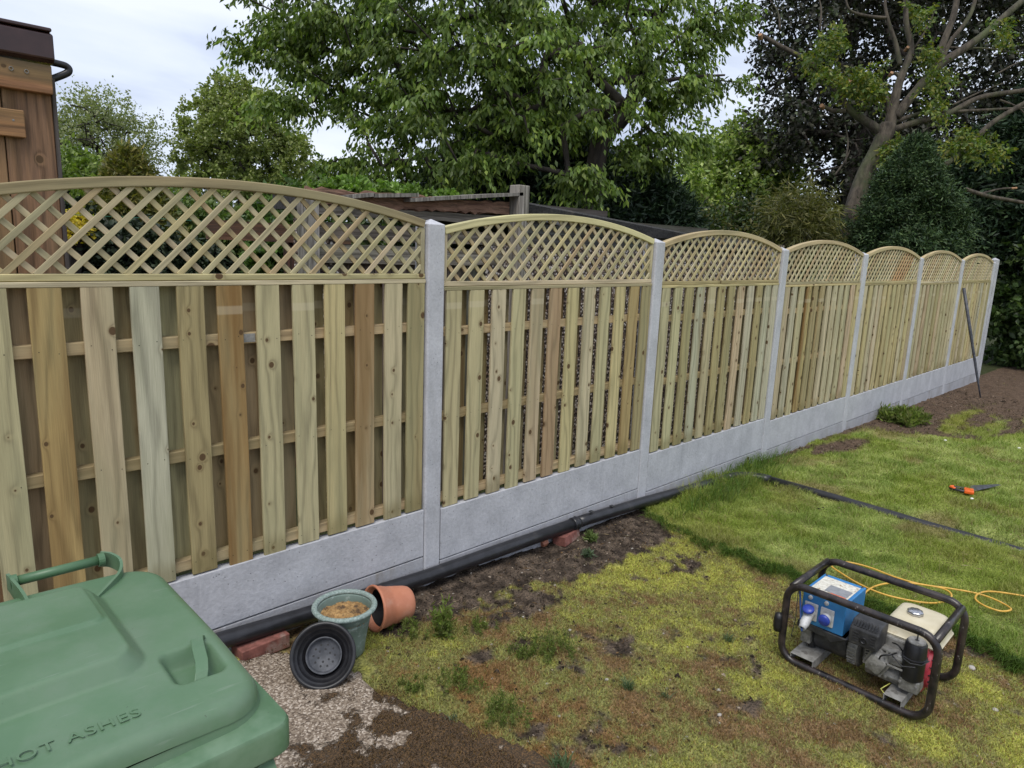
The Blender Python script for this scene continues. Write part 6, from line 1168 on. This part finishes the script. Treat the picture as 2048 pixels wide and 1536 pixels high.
weed(890, 1272, 0.15, 0.03, 12, 'tall leafy weed right of the terracotta pot', seed=1, leafl=0.035)
weed(960, 1262, 0.05, 0.06, 14, 'small weed right of the tall leafy one', seed=2)
weed(1100, 1305, 0.085, 0.10, 44, 'widest clump of upright weeds in the middle of the moss', seed=3)
weed(1045, 1318, 0.05, 0.06, 16, 'low weeds left of the widest clump', seed=4)
weed(1010, 1440, 0.085, 0.07, 34, 'upright weed clump below the middle of the mossy ground', seed=5)
weed(915, 1370, 0.065, 0.08, 26, 'spiky weeds between the black pot and the middle clump', seed=6)
weed(810, 1270, 0.055, 0.08, 24, 'fine weeds growing at the mouth of the terracotta pot', seed=7)
weed(820, 1375, 0.03, 0.05, 14, 'bright small weed beside the edge of the concrete path', seed=8)
weed(1256, 1378, 0.05, 0.03, 90, 'grass tuft alone in the moss left of the generator', name='grass_tuft', blade=True, seed=9, pal=((0.08, 0.13, 0.06), (0.12, 0.17, 0.09)))
weed(1455, 1285, 0.04, 0.04, 60, 'flat grass tuft close to the generator frame', name='grass_tuft', blade=True, seed=10, pal=((0.08, 0.12, 0.05), (0.12, 0.16, 0.08)))
weed(1120, 1536, 0.06, 0.06, 110, 'grass tuft cut by the bottom edge of the photo', name='grass_tuft', blade=True, seed=11, pal=((0.07, 0.12, 0.05), (0.12, 0.17, 0.09)))
weed(905, 1440, 0.03, 0.04, 30, 'sparse grey-green tuft on the brown moss', name='grass_tuft', blade=True, seed=12, pal=((0.12, 0.15, 0.10), (0.09, 0.12, 0.08)))
weed(1330, 1395, 0.03, 0.03, 30, 'small tuft right of the lone grass tuft', name='grass_tuft', blade=True, seed=13, pal=((0.10, 0.14, 0.08), (0.09, 0.12, 0.06)))
weed(1805, 845, 0.13, 0.22, 60, 'leafy green weed at the foot of the fifth fence post', seed=14, leafl=0.07)
weed(1180, 1085, 0.03, 0.03, 6, 'little broad-leaved weed beside the broken brick', seed=15, leafl=0.035, pal=((0.13, 0.18, 0.06), (0.17, 0.22, 0.08)))
weed(1175, 1112, 0.025, 0.025, 5, 'grey-green rosette on the bare soil below the brick', seed=16, leafl=0.03, pal=((0.12, 0.16, 0.10),))
def stone(px, py, s, c, lab, name='stone', dz=0.0):
    p = gnd(px, py); z = float(gheight(np.array([p[0]]), np.array([p[1]]))[0]) + dz; m = MB(); rs = np.random.default_rng(int(px)); V = []; n = 8
    for (r_, zz) in ((0.55, -0.2), (1.0, 0.1), (0.8, 0.5), (0.25, 0.65)):
        for k in range(n): a = 6.283 * k / n; q = r_ * s * rs.uniform(.75, 1.15); V.append((p[0] + q * math.cos(a) * 1.3, p[1] + q * math.sin(a), z + zz * s))
    m.add(V, [(i * n + k, i * n + (k + 1) % n, (i + 1) * n + (k + 1) % n, (i + 1) * n + k) for i in range(3) for k in range(n)] + [tuple(3 * n + k for k in range(n))]); o = m.build(name, c, sm=True); tag(o, lab, 'stone' if name == 'stone' else 'flower', 'pale stones on the moss' if name == 'stone' else 'white daisies on the lawn')
SW = plain('pale_stone', (0.42, 0.39, 0.35), 0.9); DW = plain('daisy_petal', (0.8, 0.8, 0.72), 0.8)
for (x, y, s, l) in ((1438, 1436, 0.009, 'white pebble on the moss nearest the generator foot'), (1437, 1382, 0.009, 'buff pebble on the moss left of the generator'), (1213, 1363, 0.009, 'flat pale stone left of the lone grass tuft'), (1140, 1261, 0.007, 'small white stone above the middle of the moss'), (1046, 1234, 0.006, 'tiny pale stone on the soil below the pipe'), (1990, 1421, 0.012, 'pale stone at the right edge beyond the generator'), (1943, 1336, 0.016, 'buff stone at the turf edge behind the generator'), (1190, 1155, 0.007, 'pale chip on the bare soil in front of the fence')): stone(x, y, s, SW, l)
for (x, y, l) in ((1941, 1013, 'white daisy on the lawn just below the hand saw'), (1889, 889, 'white daisy on the far lawn'), (2036, 906, 'white daisy at the right edge of the far lawn')): stone(x, y, 0.014, DW, l, 'daisy', dz=0.025)
m = MB(); p = gnd(1490, 935); m.prism([(p[0] - 0.02, p[1] - 0.02), (p[0] + 0.02, p[1] - 0.02), (p[0] + 0.02, p[1] + 0.02), (p[0] - 0.02, p[1] + 0.02)], 'z', p[2] - 0.1, p[2] + 0.10, tint=(0.22, 0.11, 0.06, .4)); tag(m.build('timber_peg', M['oldwood']), 'short rusty-brown timber peg in long grass at the pipe bend', 'peg')
